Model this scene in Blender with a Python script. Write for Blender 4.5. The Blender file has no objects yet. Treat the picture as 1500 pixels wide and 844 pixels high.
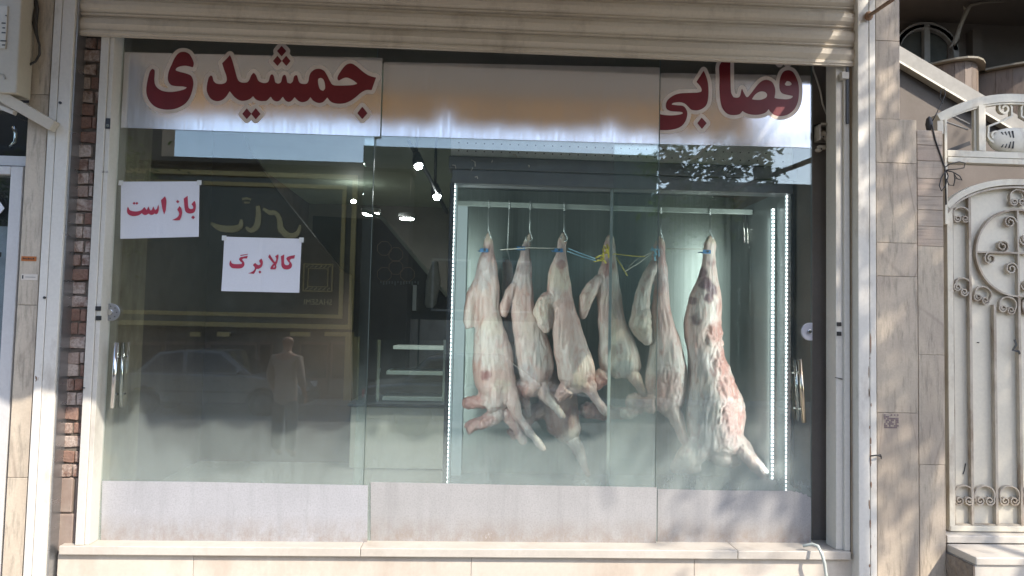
import bpy, bmesh, math, random
import numpy as np
from mathutils import Vector, noise, Quaternion
random.seed(7)
sc = bpy.context.scene
R = math.radians
# ------------------------------------------------------------------ camera
F = 1083.0                                   # focal length in pixels of the 1500 px wide photograph
CAM = Vector((0.0, -3.95, 1.8))
yaw, pitch, roll = R(2.85), R(3.0), R(1.27)
fw = Vector((math.sin(yaw)*math.cos(pitch), math.cos(yaw)*math.cos(pitch), math.sin(pitch)))
r0 = Vector((math.cos(yaw), -math.sin(yaw), 0)); u0 = r0.cross(fw)
rt = r0*math.cos(roll) + u0*math.sin(roll)
up = u0*math.cos(roll) - r0*math.sin(roll)
cd = bpy.data.cameras.new('camera'); cam = bpy.data.objects.new('camera', cd); sc.collection.objects.link(cam)
from mathutils import Matrix
M = Matrix((rt, up, -fw)).transposed().to_4x4(); M.translation = CAM
cam.matrix_world = M
cd.sensor_width = 36; cd.lens = 36*F/1500; cd.clip_start = 0.05; cd.clip_end = 3000
sc.camera = cam
# ------------------------------------------------------------------ world, sun, exposure
SUN = Vector((0.84, -1.0, 1.2)).normalized()
el = math.asin(SUN.z); az = math.atan2(SUN.x, SUN.y)
w = bpy.data.worlds.new('World'); sc.world = w; w.use_nodes = True
wn = w.node_tree.nodes; wl = w.node_tree.links
st = wn.new('ShaderNodeTexSky'); st.sky_type = 'NISHITA'; st.sun_disc = False
st.sun_elevation = el; st.sun_rotation = az; st.air_density = 1.0; st.dust_density = 2.0; st.altitude = 1200
bg = wn['Background']; bg.inputs['Strength'].default_value = 0.15
wl.new(st.outputs[0], bg.inputs['Color'])
sd = bpy.data.lights.new('sun', 'SUN'); sd.energy = 2.0; sd.angle = R(0.5); sd.color = (1.0, 0.95, 0.88)
so = bpy.data.objects.new('sun', sd); sc.collection.objects.link(so)
so.rotation_mode = 'QUATERNION'; so.rotation_quaternion = SUN.to_track_quat('Z', 'Y'); so.location = SUN*40
vs = sc.view_settings; vs.view_transform = 'Standard'; vs.look = 'None'; vs.gamma = 1; vs.exposure = 1.75; vs.use_white_balance = True; vs.white_balance_temperature = 7000; vs.white_balance_tint = 12
sc.cycles.max_bounces = 10; sc.cycles.transparent_max_bounces = 24; sc.cycles.glossy_bounces = 5
sc.cycles.transmission_bounces = 6; sc.cycles.diffuse_bounces = 4
sc.cycles.caustics_reflective = False; sc.cycles.caustics_refractive = False
sc.cycles.sample_clamp_indirect = 6.0
sc.cycles.use_denoising = True

def PX(px, py, Y):
    """the point of the plane y = Y that a pixel of the photograph shows"""
    d = fw*F + rt*(px-750) - up*(py-422)
    t = (Y-CAM.y)/d.y
    return CAM + d*t
GL = 0.10                                    # the panes stand here
def RX(px, py, Y):
    """the point of the plane y = Y in the street that a pixel shows mirrored in the panes"""
    p = PX(px, py, 2*GL-Y); return Vector((p.x, Y, p.z))
# ------------------------------------------------------------------ object helpers
COL = sc.collection
WL = {}
def props(o, label=None, cat=None, group=None, kind=None):
    if label: o['label'] = label
    if cat: o['category'] = cat
    if group: o['group'] = group
    if kind: o['kind'] = kind
    return o
def thing(name, loc, label, cat, group=None):
    o = bpy.data.objects.new(name, None); COL.objects.link(o); o.empty_display_size = .1
    o.location = loc; WL[o] = Vector(loc)
    return props(o, label, cat, group)
class MB:
    def __init__(s): s.v = []; s.f = []; s.sm = []
    def add(s, vs_, fs_, smooth=False):
        b = len(s.v); s.v += [tuple(p) for p in vs_]; s.f += [tuple(i+b for i in f) for f in fs_]; s.sm += [smooth]*len(fs_)
        return s
    def box(s, x0, x1, y0, y1, z0, z1):
        x0, x1 = sorted((x0, x1)); y0, y1 = sorted((y0, y1)); z0, z1 = sorted((z0, z1))
        return s.add([(x0,y0,z0),(x1,y0,z0),(x1,y1,z0),(x0,y1,z0),(x0,y0,z1),(x1,y0,z1),(x1,y1,z1),(x0,y1,z1)],
                     [(0,3,2,1),(4,5,6,7),(0,1,5,4),(1,2,6,5),(2,3,7,6),(3,0,4,7)])
    def prism(s, pts, y0, y1):
        """pts: (x, z) outline extruded from y0 (front) to y1"""
        n = len(pts)
        vs_ = [(x, y0, z) for x, z in pts] + [(x, y1, z) for x, z in pts]
        fs_ = [tuple(range(n)), tuple(range(2*n-1, n-1, -1))]
        fs_ += [(i, i+n, (i+1) % n+n, (i+1) % n) for i in range(n)]
        return s.add(vs_, fs_)
    def profx(s, pts, x0, x1, smooth=False):
        """pts: (y, z) outline extruded along x"""
        n = len(pts)
        vs_ = [(x0, y, z) for y, z in pts] + [(x1, y, z) for y, z in pts]
        fs_ = [tuple(range(n)), tuple(range(2*n-1, n-1, -1))]
        fs_ += [(i, i+n, (i+1) % n+n, (i+1) % n) for i in range(n)]
        return s.add(vs_, fs_, smooth)
    def tube(s, pts, r, n=8, cap=True):
        pts = [Vector(p) for p in pts]; m = len(pts)
        rr = r if isinstance(r, (list, tuple)) else [r]*m
        vs_ = []; fs_ = []
        t0 = (pts[1]-pts[0]).normalized()
        nrm = t0.orthogonal().normalized()
        for i, p in enumerate(pts):
            t = (pts[min(i+1, m-1)]-pts[max(i-1, 0)]).normalized()
            nrm = (nrm - t*nrm.dot(t))
            nrm = nrm.normalized() if nrm.length > 1e-6 else t.orthogonal().normalized()
            b = t.cross(nrm)
            for k in range(n):
                a = 2*math.pi*k/n
                vs_.append(p + (nrm*math.cos(a)+b*math.sin(a))*rr[i])
        for i in range(m-1):
            for k in range(n):
                fs_.append((i*n+k, i*n+(k+1) % n, (i+1)*n+(k+1) % n, (i+1)*n+k))
        if cap: fs_ += [tuple(range(n-1, -1, -1)), tuple(range((m-1)*n, m*n))]
        return s.add(vs_, fs_, True)
    def strip(s, pts, w, d, nrm=Vector((0,-1,0))):
        """flat bar of width w (along nrm) and thickness d following pts"""
        pts = [Vector(p) for p in pts]; m = len(pts); vs_ = []; fs_ = []
        for i, p in enumerate(pts):
            t = (pts[min(i+1, m-1)]-pts[max(i-1, 0)]).normalized(); b = t.cross(nrm).normalized()
            for a, c in ((-1,-1),(1,-1),(1,1),(-1,1)): vs_.append(p + b*(a*d/2) + nrm*(c*w/2))
        for i in range(m-1):
            for k in range(4): fs_.append((i*4+k, i*4+(k+1) % 4, (i+1)*4+(k+1) % 4, (i+1)*4+k))
        fs_ += [(3,2,1,0), tuple(range((m-1)*4, m*4))]
        return s.add(vs_, fs_)
    def disc(s, c, r, y0, y1, n=24, sx=1.0):
        return s.prism([(c[0]+sx*r*math.cos(2*math.pi*k/n), c[1]+r*math.sin(2*math.pi*k/n)) for k in range(n)], y0, y1)
    def ball(s, c, r, n=10):
        c = Vector(c); rx, ry, rz = r if isinstance(r, (tuple, list)) else (r, r, r)
        vs_ = []; fs_ = []; h = n//2
        for i in range(h+1):
            th = math.pi*i/h
            for k in range(n):
                a = 2*math.pi*k/n
                vs_.append(c+Vector((rx*math.sin(th)*math.cos(a), ry*math.sin(th)*math.sin(a), rz*math.cos(th))))
        for i in range(h):
            for k in range(n): fs_.append((i*n+k, i*n+(k+1) % n, (i+1)*n+(k+1) % n, (i+1)*n+k))
        return s.add(vs_, fs_, True)
    def build(s, name, mat, parent=None, bevel=0, fix=True):
        me = bpy.data.meshes.new(name)
        vs_ = np.array(s.v, dtype=float)
        c = (vs_.min(0)+vs_.max(0))/2
        if parent is None: c[2] = vs_[:, 2].min()
        if parent is not None and parent.type == 'EMPTY' and parent.get('keep'): c = np.array(WL[parent])
        me.from_pydata((vs_-c).tolist(), [], s.f)
        if fix:
            bm = bmesh.new(); bm.from_mesh(me); bmesh.ops.recalc_face_normals(bm, faces=bm.faces); bm.to_mesh(me); bm.free()
        if any(s.sm): me.polygons.foreach_set('use_smooth', s.sm)
        me.update()
        if mat: me.materials.append(mat)
        o = bpy.data.objects.new(name, me); COL.objects.link(o)
        WL[o] = Vector(c)
        if parent is not None: o.parent = parent; o.location = WL[o]-WL[parent]
        else: o.location = WL[o]
        if bevel:
            b = o.modifiers.new('bevel', 'BEVEL'); b.width = bevel; b.segments = 2; b.limit_method = 'ANGLE'; b.angle_limit = R(40)
        return o
def share(src, name, parent, loc, rot=None, scale=None):
    o = src.copy(); o.name = name; COL.objects.link(o); WL[o] = Vector(loc)
    if parent is not None: o.parent = parent; o.location = WL[o]-WL[parent]
    else: o.location = loc
    if rot: o.rotation_euler = rot
    if scale: o.scale = scale
    return o
# ------------------------------------------------------------------ materials
def newmat(name):
    m = bpy.data.materials.new(name); m.use_nodes = True; nt = m.node_tree
    return m, nt, nt.nodes, nt.links, nt.nodes['Principled BSDF']
def N(nt, t, **kw):
    n = nt.nodes.new(t)
    for k, v in kw.items():
        if hasattr(n, k): setattr(n, k, v)
    return n
def mixc(nt, fac, a, b, mode='MIX'):
    n = nt.nodes.new('ShaderNodeMix'); n.data_type = 'RGBA'; n.blend_type = mode
    for s, x in ((n.inputs[0], fac), (n.inputs[6], a), (n.inputs[7], b)):
        if isinstance(x, (int, float)): s.default_value = x
        elif isinstance(x, (tuple, list)): s.default_value = (*x[:3], 1)
        else: nt.links.new(x, s)
    return n.outputs[2]
def math_(nt, op, a, b=None, clamp=False):
    n = nt.nodes.new('ShaderNodeMath'); n.operation = op; n.use_clamp = clamp
    for i, x in enumerate((a, b)):
        if x is None: continue
        if isinstance(x, (int, float)): n.inputs[i].default_value = x
        else: nt.links.new(x, n.inputs[i])
    return n.outputs[0]
def ramp(nt, x, a, b, va=0.0, vb=1.0):
    n = nt.nodes.new('ShaderNodeMapRange'); n.clamp = True
    n.inputs[1].default_value = a; n.inputs[2].default_value = b; n.inputs[3].default_value = va; n.inputs[4].default_value = vb
    nt.links.new(x, n.inputs[0]); return n.outputs[0]
def coords(nt, scale=(1,1,1), warp=0.0, rnd=False):
    g = nt.nodes.new('ShaderNodeNewGeometry'); mp = nt.nodes.new('ShaderNodeMapping')
    mp.inputs['Scale'].default_value = scale
    src = g.outputs['Position']
    if rnd:
        oi = nt.nodes.new('ShaderNodeObjectInfo'); va = nt.nodes.new('ShaderNodeVectorMath'); va.operation = 'ADD'
        sc_ = nt.nodes.new('ShaderNodeVectorMath'); sc_.operation = 'SCALE'; sc_.inputs[3].default_value = 1.0
        cb = nt.nodes.new('ShaderNodeCombineXYZ'); m_ = math_(nt, 'MULTIPLY', oi.outputs['Random'], 37.0)
        for i in range(3): nt.links.new(m_, cb.inputs[i])
        nt.links.new(src, va.inputs[0]); nt.links.new(cb.outputs[0], va.inputs[1]); src = va.outputs[0]
    nt.links.new(src, mp.inputs[0])
    return mp.outputs[0]
def nz(nt, co, scale, detail=4, rough=.55, dist=0.0):
    n = nt.nodes.new('ShaderNodeTexNoise'); n.inputs['Scale'].default_value = scale; n.inputs['Detail'].default_value = detail
    n.inputs['Roughness'].default_value = rough; n.inputs['Distortion'].default_value = dist
    nt.links.new(co, n.inputs['Vector']); return n.outputs['Fac']
def bump(nt, h, strength, dist, bsdf):
    b = nt.nodes.new('ShaderNodeBump'); b.inputs['Strength'].default_value = strength; b.inputs['Distance'].default_value = dist
    nt.links.new(h, b.inputs['Height']); nt.links.new(b.outputs[0], bsdf.inputs['Normal'])
def surf(name, c1, c2, rough=.6, scale=6, stretch=(1,1,1), dirt=None, dirt_amt=.5, dirt_scale=3, dirt_lo=.5, dirt_hi=.72, bmp=.25, bd=.004,
         metal=0.0, rnd=True, spec=.5, grain=60, chips=None):
    m, nt, nd, lk, b = newmat(name)
    co = coords(nt, stretch, rnd=rnd)
    n1 = nz(nt, co, scale, 6, .6, .3)
    c = mixc(nt, ramp(nt, n1, .3, .7), c1, c2)
    co2 = coords(nt, (1,1,.45), rnd=rnd)
    if dirt:
        n2 = nz(nt, co2, dirt_scale, 8, .68)
        c = mixc(nt, ramp(nt, n2, dirt_lo, dirt_hi, 0, dirt_amt), c, dirt)
    n3 = nz(nt, coords(nt, (1,1,1)), grain, 3, .6)
    c = mixc(nt, ramp(nt, n3, .35, .7, 0, .16), c, tuple(x*.55 for x in c1))
    if chips:
        n4 = nz(nt, co2, 22, 5, .7)
        c = mixc(nt, ramp(nt, n4, .70, .73), c, chips)
    lk.new(c, b.inputs['Base Color'])
    b.inputs['Metallic'].default_value = metal
    b.inputs['Specular IOR Level'].default_value = spec
    r_ = ramp(nt, n1, .2, .8, rough-.08, min(1, rough+.1)); lk.new(r_, b.inputs['Roughness'])
    h = math_(nt, 'ADD', math_(nt, 'MULTIPLY', n3, .4), n1)
    bump(nt, h, bmp, bd, b)
    return m
def plain(name, c, rough=.5, metal=0.0, emit=0.0, spec=.5):
    m, nt, nd, lk, b = newmat(name)
    n1 = nz(nt, coords(nt), 14, 5, .6)
    lk.new(mixc(nt, ramp(nt, n1, .3, .7), tuple(x*.86 for x in c), tuple(min(1, x*1.08) for x in c)), b.inputs['Base Color'])
    b.inputs['Roughness'].default_value = rough; b.inputs['Metallic'].default_value = metal; b.inputs['Specular IOR Level'].default_value = spec
    if emit:
        b.inputs['Emission Color'].default_value = (*c, 1); b.inputs['Emission Strength'].default_value = emit
    return m
WHITE_STEEL = surf('white_steel', (.70,.68,.62), (.62,.60,.54), .5, 3, (1,1,.3), (.20,.15,.10), .55, 5, .56, .75, .2, .002, chips=(.16,.09,.05))
POST = surf('post_aluminium', (.64,.62,.56), (.57,.55,.49), .42, 3, (1,1,.2), (.25,.2,.15), .45, 5, .58, .8, .12, .001)
SHUT = surf('shutter_paint', (.62,.56,.46), (.54,.48,.39), .55, 4, (.3,1,1), (.17,.13,.09), .6, 4, .52, .74, .2, .002)
CREAM = surf('cream_gate_paint', (.74,.69,.56), (.68,.63,.51), .5, 5, (1,1,1), (.30,.20,.12), .75, 7, .52, .74, .15, .002)
CREAM_SHEET = surf('cream_sheet_paint', (.76,.71,.58), (.71,.66,.54), .45, 3, (1,1,.3), (.42,.34,.25), .3, 4, .6, .8, .08, .001)
BAR = surf('gate_bar_paint', (.55,.49,.40), (.44,.38,.30), .5, 9, (1,1,1), (.17,.10,.055), .8, 9, .48, .70, .25, .002)
def travertine(name, a, b_, c_, vert=True, seed=0.0):
    m, nt, nd, lk, b = newmat(name)
    st_ = (7, 7, .95) if vert else (.5, .5, 11)
    co = coords(nt, st_, rnd=True)
    n1 = nz(nt, co, 1.0, 8, .62, .8)
    c = mixc(nt, ramp(nt, n1, .28, .72), a, b_)
    n2 = nz(nt, coords(nt, (1,1,.6), rnd=True), 2.6, 7, .65, .4)
    c = mixc(nt, ramp(nt, n2, .42, .62, 0, .9), c, c_)
    n3 = nz(nt, coords(nt, tuple(x*4 for x in st_), rnd=True), 1.6, 5, .7)
    c = mixc(nt, ramp(nt, n3, .50, .68, 0, .75), c, tuple(x*.42 for x in a))
    n5 = nz(nt, coords(nt), 110, 2, .6)
    c = mixc(nt, ramp(nt, n5, .3, .7, 0, .18), c, (.22,.18,.13))
    n6 = nz(nt, coords(nt, (1,1,.35)), 1.4, 6, .6)
    c = mixc(nt, ramp(nt, n6, .46, .70, 0, .55), c, (.21,.18,.15))
    lk.new(c, b.inputs['Base Color']); b.inputs['Roughness'].default_value = .62
    vo = N(nt, 'ShaderNodeTexVoronoi'); vo.feature = 'DISTANCE_TO_EDGE'; vo.inputs['Scale'].default_value = 2.2; lk.new(coords(nt, (1.2,1,.35), rnd=True), vo.inputs['Vector'])
    c = mixc(nt, math_(nt, 'MULTIPLY', ramp(nt, vo.outputs['Distance'], 0, .012, 1, 0), ramp(nt, n2, .4, .6, 0, .6)), c, (.24,.19,.15)); lk.new(c, b.inputs['Base Color'])
    h = math_(nt, 'SUBTRACT', n1, ramp(nt, n3, .58, .66))
    bump(nt, h, .35, .003, b)
    return m
TRAV = travertine('travertine_vertical', (.66,.57,.44), (.54,.45,.34), (.47,.39,.31))
TRAVP = travertine('travertine_pink_bands', (.58,.48,.38), (.48,.36,.28), (.44,.38,.31), vert=False)
TRAVL = travertine('travertine_light', (.62,.55,.44), (.54,.46,.36), (.48,.41,.32))
JOINT = surf('stone_joint', (.46,.40,.32), (.38,.32,.26), .9, 20)
MARBLE = surf('sill_marble', (.56,.53,.47), (.48,.44,.38), .4, 4, (1,1,1), (.32,.24,.17), .5, 5, .55, .78, .15, .002)
MARBLE2 = surf('base_marble', (.62,.57,.49), (.55,.49,.41), .5, 3, (1,1,1), (.36,.27,.20), .6, 3, .48, .72, .2, .002)
GRAN = surf('rough_side_stone', (.26,.21,.16), (.15,.12,.10), .8, 30, (1,1,1), (.42,.38,.31), .5, 14, .55, .7, .6, .006)
BRICKM, nt, nd, lk, b = newmat('old_brick')
oi = N(nt, 'ShaderNodeObjectInfo')
co = coords(nt, rnd=True)
n1 = nz(nt, co, 16, 6, .65); n2 = nz(nt, co, 9, 6, .7, .5); n3 = nz(nt, co, 90, 3, .6)
c = mixc(nt, ramp(nt, n1, .3, .7), (.27,.13,.085), (.17,.09,.065))
c = mixc(nt, ramp(nt, oi.outputs['Random'], .0, 1, 0, .6), c, (.20,.12,.09))
# white paint smeared over some of the bricks
wfac = math_(nt, 'MULTIPLY', ramp(nt, oi.outputs['Random'], .2, .5, .15, .95), ramp(nt, n2, .36, .52))
c = mixc(nt, wfac, c, (.55,.47,.41))
c = mixc(nt, ramp(nt, n3, .4, .75, 0, .5), c, (.10,.06,.05))
lk.new(c, b.inputs['Base Color']); b.inputs['Roughness'].default_value = .88
bump(nt, math_(nt, 'ADD', n1, n3), .7, .006, b)
MORTAR = surf('mortar', (.20,.17,.14), (.12,.10,.08), .9, 20, bmp=.7, bd=.006)
CONC = surf('concrete_block', (.36,.30,.25), (.26,.20,.17), .85, 8, (1,1,1), (.20,.12,.09), .6, 5, .5, .7, .5, .005)
BLACK = plain('black_rubber', (.02,.02,.02), .6)
DARKM = plain('dark_metal', (.045,.048,.052), .38, .3)
CHROME = plain('chrome', (.72,.71,.69), .12, 1.0)
STEEL = surf('brushed_steel', (.45,.46,.47), (.36,.37,.38), .3, 5, (.3,1,6), metal=.85, bmp=.08, bd=.001)
PAPER = surf('white_paper', (.70,.72,.76), (.66,.68,.72), .75, 3, bmp=.1, bd=.002, grain=200)
RED = plain('crimson_vinyl', (.155,.012,.019), .42)
REDP = plain('crimson_print', (.42,.035,.07), .6)
OFFW = plain('offwhite_vinyl', (.66,.58,.52), .45)
CABLEB = plain('black_cable', (.03,.028,.026), .5)
CABLEW = plain('white_cable', (.55,.52,.46), .5)
# --- panes: thin clear glass, dust that thickens towards the bottom
def glass_mat(name, dust=1.0, refl=.05, tint=(.955,.985,.97)):
    m, nt, nd, lk, b = newmat(name); nd.remove(b)
    out = nd['Material Output']
    tr = N(nt, 'ShaderNodeBsdfTransparent'); tr.inputs[0].default_value = (*tint, 1)
    gl = N(nt, 'ShaderNodeBsdfGlossy'); gl.inputs['Roughness'].default_value = .0
    gl.inputs['Color'].default_value = (.95,1,.98,1)
    lw = N(nt, 'ShaderNodeLayerWeight'); lw.inputs[0].default_value = .5
    f5 = math_(nt, 'POWER', lw.outputs['Facing'], 5.0)
    fac = math_(nt, 'ADD', math_(nt, 'MULTIPLY', f5, .8), refl, True)
    m1 = N(nt, 'ShaderNodeMixShader'); lk.new(fac, m1.inputs[0]); lk.new(tr.outputs[0], m1.inputs[1]); lk.new(gl.outputs[0], m1.inputs[2])
    if not dust: lk.new(m1.outputs[0], out.inputs[0]); return m
    g = N(nt, 'ShaderNodeNewGeometry'); sx = N(nt, 'ShaderNodeSeparateXYZ'); lk.new(g.outputs['Position'], sx.inputs[0])
    low = ramp(nt, sx.outputs[2], .80, 1.78, 1, 0); low = math_(nt, 'POWER', low, 2.0)
    na = nz(nt, coords(nt, (1,1,.5)), 3.0, 8, .7, .6); nb = nz(nt, coords(nt, (1,1,1)), 90, 4, .7)
    nc = nz(nt, coords(nt, (14,1,.7)), 2.0, 5, .6)
    d = math_(nt, 'MULTIPLY', low, ramp(nt, na, .3, .7, .45, 1.2))
    d = math_(nt, 'MULTIPLY', d, ramp(nt, nb, .3, .8, .97, 1.03))
    d = math_(nt, 'MULTIPLY', d, .52*dust)
    base = math_(nt, 'MULTIPLY', ramp(nt, na, .35, .75, .006, .020), ramp(nt, nc, .3, .8, .6, 1.5))
    d = math_(nt, 'ADD', d, math_(nt, 'MULTIPLY', base, dust), True)
    df = N(nt, 'ShaderNodeBsdfDiffuse'); df.inputs[0].default_value = (.50,.58,.56,1)
    tl = N(nt, 'ShaderNodeBsdfTranslucent'); tl.inputs[0].default_value = (.56,.62,.60,1)
    md = N(nt, 'ShaderNodeMixShader'); md.inputs[0].default_value = .3; lk.new(df.outputs[0], md.inputs[1]); lk.new(tl.outputs[0], md.inputs[2])
    m2 = N(nt, 'ShaderNodeMixShader'); lk.new(d, m2.inputs[0]); lk.new(m1.outputs[0], m2.inputs[1]); lk.new(md.outputs[0], m2.inputs[2])
    lk.new(m2.outputs[0], out.inputs[0]); return m
GLASS = glass_mat('dusty_shop_glass', 1.0, .085)
CLEAR = glass_mat('clear_glass', 0, .03)
def film_mat():
    m, nt, nd, lk, b = newmat('silver_mirror_film'); nd.remove(b); out = nd['Material Output']
    gl = N(nt, 'ShaderNodeBsdfGlossy'); gl.inputs['Color'].default_value = (.80,.80,.82,1)
    n1 = nz(nt, coords(nt, (22,1,1.2)), 3.0, 5, .6); n2 = nz(nt, coords(nt, (1,1,1)), 5, 4, .5)
    lk.new(ramp(nt, n1, .3, .8, .10, .19), gl.inputs['Roughness'])
    bp = N(nt, 'ShaderNodeBump'); bp.inputs['Strength'].default_value = .16; bp.inputs['Distance'].default_value = .0005
    lk.new(math_(nt, 'ADD', n1, n2), bp.inputs['Height']); lk.new(bp.outputs[0], gl.inputs['Normal'])
    df = N(nt, 'ShaderNodeBsdfDiffuse'); df.inputs[0].default_value = (.62,.61,.61,1)
    a = N(nt, 'ShaderNodeMixShader'); a.inputs[0].default_value = .36; lk.new(gl.outputs[0], a.inputs[1]); lk.new(df.outputs[0], a.inputs[2])
    tr = N(nt, 'ShaderNodeBsdfTransparent')
    c = N(nt, 'ShaderNodeMixShader'); c.inputs[0].default_value = .86; lk.new(tr.outputs[0], c.inputs[1]); lk.new(a.outputs[0], c.inputs[2])
    lk.new(c.outputs[0], out.inputs[0]); return m
FILM = film_mat()
def frost_mat(name, col):
    m, nt, nd, lk, b = newmat(name); nd.remove(b); out = nd['Material Output']
    n1 = nz(nt, coords(nt, (1,1,.7)), 4, 8, .7, .4); n2 = nz(nt, coords(nt), 120, 3, .7); n3 = nz(nt, coords(nt, (1,1,.6)), 16, 6, .75)
    c = mixc(nt, ramp(nt, n1, .3, .7), col, tuple(x*.86 for x in col))
    c = mixc(nt, ramp(nt, n2, .45, .7, 0, .5), c, tuple(x*.55 for x in col))
    n5 = nz(nt, coords(nt, (6,1,.5)), 3, 7, .7, .4); c = mixc(nt, ramp(nt, n5, .5, .72, 0, .5), c, tuple(x*.66 for x in col))
    gz = N(nt, 'ShaderNodeNewGeometry'); gs = N(nt, 'ShaderNodeSeparateXYZ'); nt.links.new(gz.outputs['Position'], gs.inputs[0])
    gr_ = math_(nt, 'MULTIPLY', ramp(nt, gs.outputs[2], .66, .78, 1, 0), ramp(nt, n3, .35, .65, .1, .9)); c = mixc(nt, gr_, c, (.33,.28,.24))
    c = mixc(nt, ramp(nt, n3, .66, .74, 0, .5), c, (.72,.73,.76))
    df = N(nt, 'ShaderNodeBsdfDiffuse'); lk.new(c, df.inputs[0])
    tl = N(nt, 'ShaderNodeBsdfTranslucent'); lk.new(c, tl.inputs[0])
    md = N(nt, 'ShaderNodeMixShader'); md.inputs[0].default_value = .22; lk.new(df.outputs[0], md.inputs[1]); lk.new(tl.outputs[0], md.inputs[2])
    gl = N(nt, 'ShaderNodeBsdfGlossy'); gl.inputs['Roughness'].default_value = .22
    mg = N(nt, 'ShaderNodeMixShader'); mg.inputs[0].default_value = .05; lk.new(md.outputs[0], mg.inputs[1]); lk.new(gl.outputs[0], mg.inputs[2])
    lk.new(mg.outputs[0], out.inputs[0]); return m
FROST = frost_mat('frosted_film', (.52,.53,.555))
FROST2 = frost_mat('frosted_film_beige', (.49,.49,.49))
# ================================================================== THE SHOPFRONT
def xs(px, Y, py=430): return PX(px, py, Y).x
def zs(py, Y, px=700): return PX(px, py, Y).z
ZTOP = 4.2
ZS = zs(804, -.02)                            # top of the sill
# ---- pavement side steel uprights and travertine pillars
def upright(name, pxs, y0, y1, z0, z1, mat, label, cat, bev=.003, extra=None):
    t = thing(name, (xs((pxs[0]+pxs[-1])/2, y0), (y0+y1)/2, z0), label, cat)
    for a, b_ in zip(pxs[:-1], pxs[1:]):
        MB().box(xs(a, y0)+.0015, xs(b_, y0)-.0015, y0, y1, z0, z1).build('steel_panel', mat, t, bev)
    return t
lp = upright('shutter_guide', (56, 68.5, 88), -.07, .05, 0.12, ZTOP, WHITE_STEEL, 'white painted steel shutter guide with a seam beside the brick strip', 'shutter guide')
MB().box(xs(88,-.07), xs(90.5,-.07), -.055, .04, .12, 3.55).build('guide_lip', STEEL, lp)
for (px, py) in ((64, 436), (87, 150), (66, 176), (118, 0)):
    if px < 100: MB().disc((PX(px,py,-.08).x, PX(px,py,-.08).z), .007, -.076, -.069, 10).build('screw', DARKM, lp)
rp = upright('shutter_guide', (1257, 1274, 1284), -.07, .05, 0.12, ZTOP, WHITE_STEEL, 'white painted steel shutter guide beside the beige stone pillar, rust showing along its seam', 'shutter guide')
MB().box(xs(1252.5,-.03), xs(1257,-.03), -.02, .06, .12, 3.55).build('guide_channel', BLACK, rp)
MB().box(xs(1245.5,0), xs(1248.5,0), -.005, .05, .62, 3.4).build('guide_strip', surf('rusty_cream', (.50,.42,.30), (.40,.30,.20), .6, 10, (1,1,.3), (.2,.1,.05), .7, 8), rp)
MB().box(xs(1249.3,0), xs(1251.5,0), -.012, .05, .62, 3.4).build('guide_strip', POST, rp)
RUST = surf('rust_patch', (.22,.11,.06), (.34,.25,.18), .85, 30, bmp=.5, bd=.002)
rng = random.Random(5)
for i in range(16):                            # flaked paint along the seam
    py = 500+i*21+rng.uniform(-16,16)
    px = 1274+rng.uniform(-1.2,2.5)
    p = PX(px, py, -.0712); h = rng.uniform(.006,.05)*rng.choice((.4,1,1.6)); ww = rng.uniform(.0015,.005)
    n = 9; pts = [(p.x+ww*math.cos(2*math.pi*k/n)*rng.uniform(.6,1.2), p.z+h*math.sin(2*math.pi*k/n)*rng.uniform(.7,1.1)) for k in range(n)]
    MB().prism(pts, -.0716, -.069).build('rust_flake', RUST, rp)
# ---- left travertine pillar and the one on the right with its many slabs
t = thing('stone_pillar', (xs(40,-.05), 0, .12), 'beige travertine pillar left of the shop with orange sticker on it', 'pillar')
zz = [.12, zs(700,-.05,40), zs(447,-.05,40), zs(138,-.05,40), ZTOP]
for a, b_ in zip(zz[:-1], zz[1:]):
    MB().box(xs(26,-.05)+.001, xs(56,-.05)-.002, -.05, .2, a+.0012, b_-.0012).build('stone_slab', TRAVL, t, .002)
MB().box(xs(26,-.05)+.004, xs(56,-.05)-.004, -.044, .19, .12, ZTOP).build('joint_bed', JOINT, t)
s = PX(42, 379, -.053)
o = MB().box(s.x-.037, s.x+.037, -.0525, -.0505, s.z-.012, s.z+.012).build('sticker', plain('orange_sticker', (.42,.13,.03), .5), t)
for k in range(7): MB().box(s.x-.030+k*.0085, s.x-.024+k*.0085, -.0535, -.0526, s.z-.004, s.z+.005-(k%3)*.002).build('print_mark', plain('sticker_ink', (.06,.03,.02)), t) if k < 7 else None
s = PX(43, 406, -.053)
MB().box(s.x-.04, s.x+.04, -.0525, -.0505, s.z-.015, s.z+.015).build('paper_label', plain('label_paper', (.62,.57,.50), .7), t)
MB().box(s.x-.036, s.x-.030, -.0532, -.0526, s.z-.009, s.z+.009).build('print_mark', BLACK, t)
MB().box(s.x-.02, s.x+.03, -.0532, -.0526, s.z-.001, s.z+.001).build('print_mark', DARKM, t)
t = thing('stone_pillar', (xs(1330,-.05), 0, .12), 'wide travertine pillar of large slabs between shop and cream gate', 'pillar')
def slab(px0, px1, py0, py1, y=-.05, mat=TRAV, bedpx=None):
    mid = (px0+px1)/2
    z1 = zs(py0, y, mid) if py0 is not None else ZTOP; z0 = zs(py1, y, mid) if py1 is not None else .12
    MB().box(xs(px0,y)+.0008, xs(px1,y)-.0008, y, .19, z0+.0008, z1-.0008).build('stone_slab', mat, t, .0025)
for a, b_ in ((None, 60), (60, 175)): slab(1284, 1320, a, b_, -.048)
MB().box(xs(1284,-.048), xs(1320,-.048)-.003, -.042, .188, zs(175,-.05,1300), ZTOP).build('joint_bed', JOINT, t)
for a, b_ in ((175, 239), (239, 356), (356, 405), (405, 605), (605, None)): slab(1284, 1344.3, a, b_, -.052)
ys = [191, 213, 236, 262, 288, 308, 332, 361]
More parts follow.
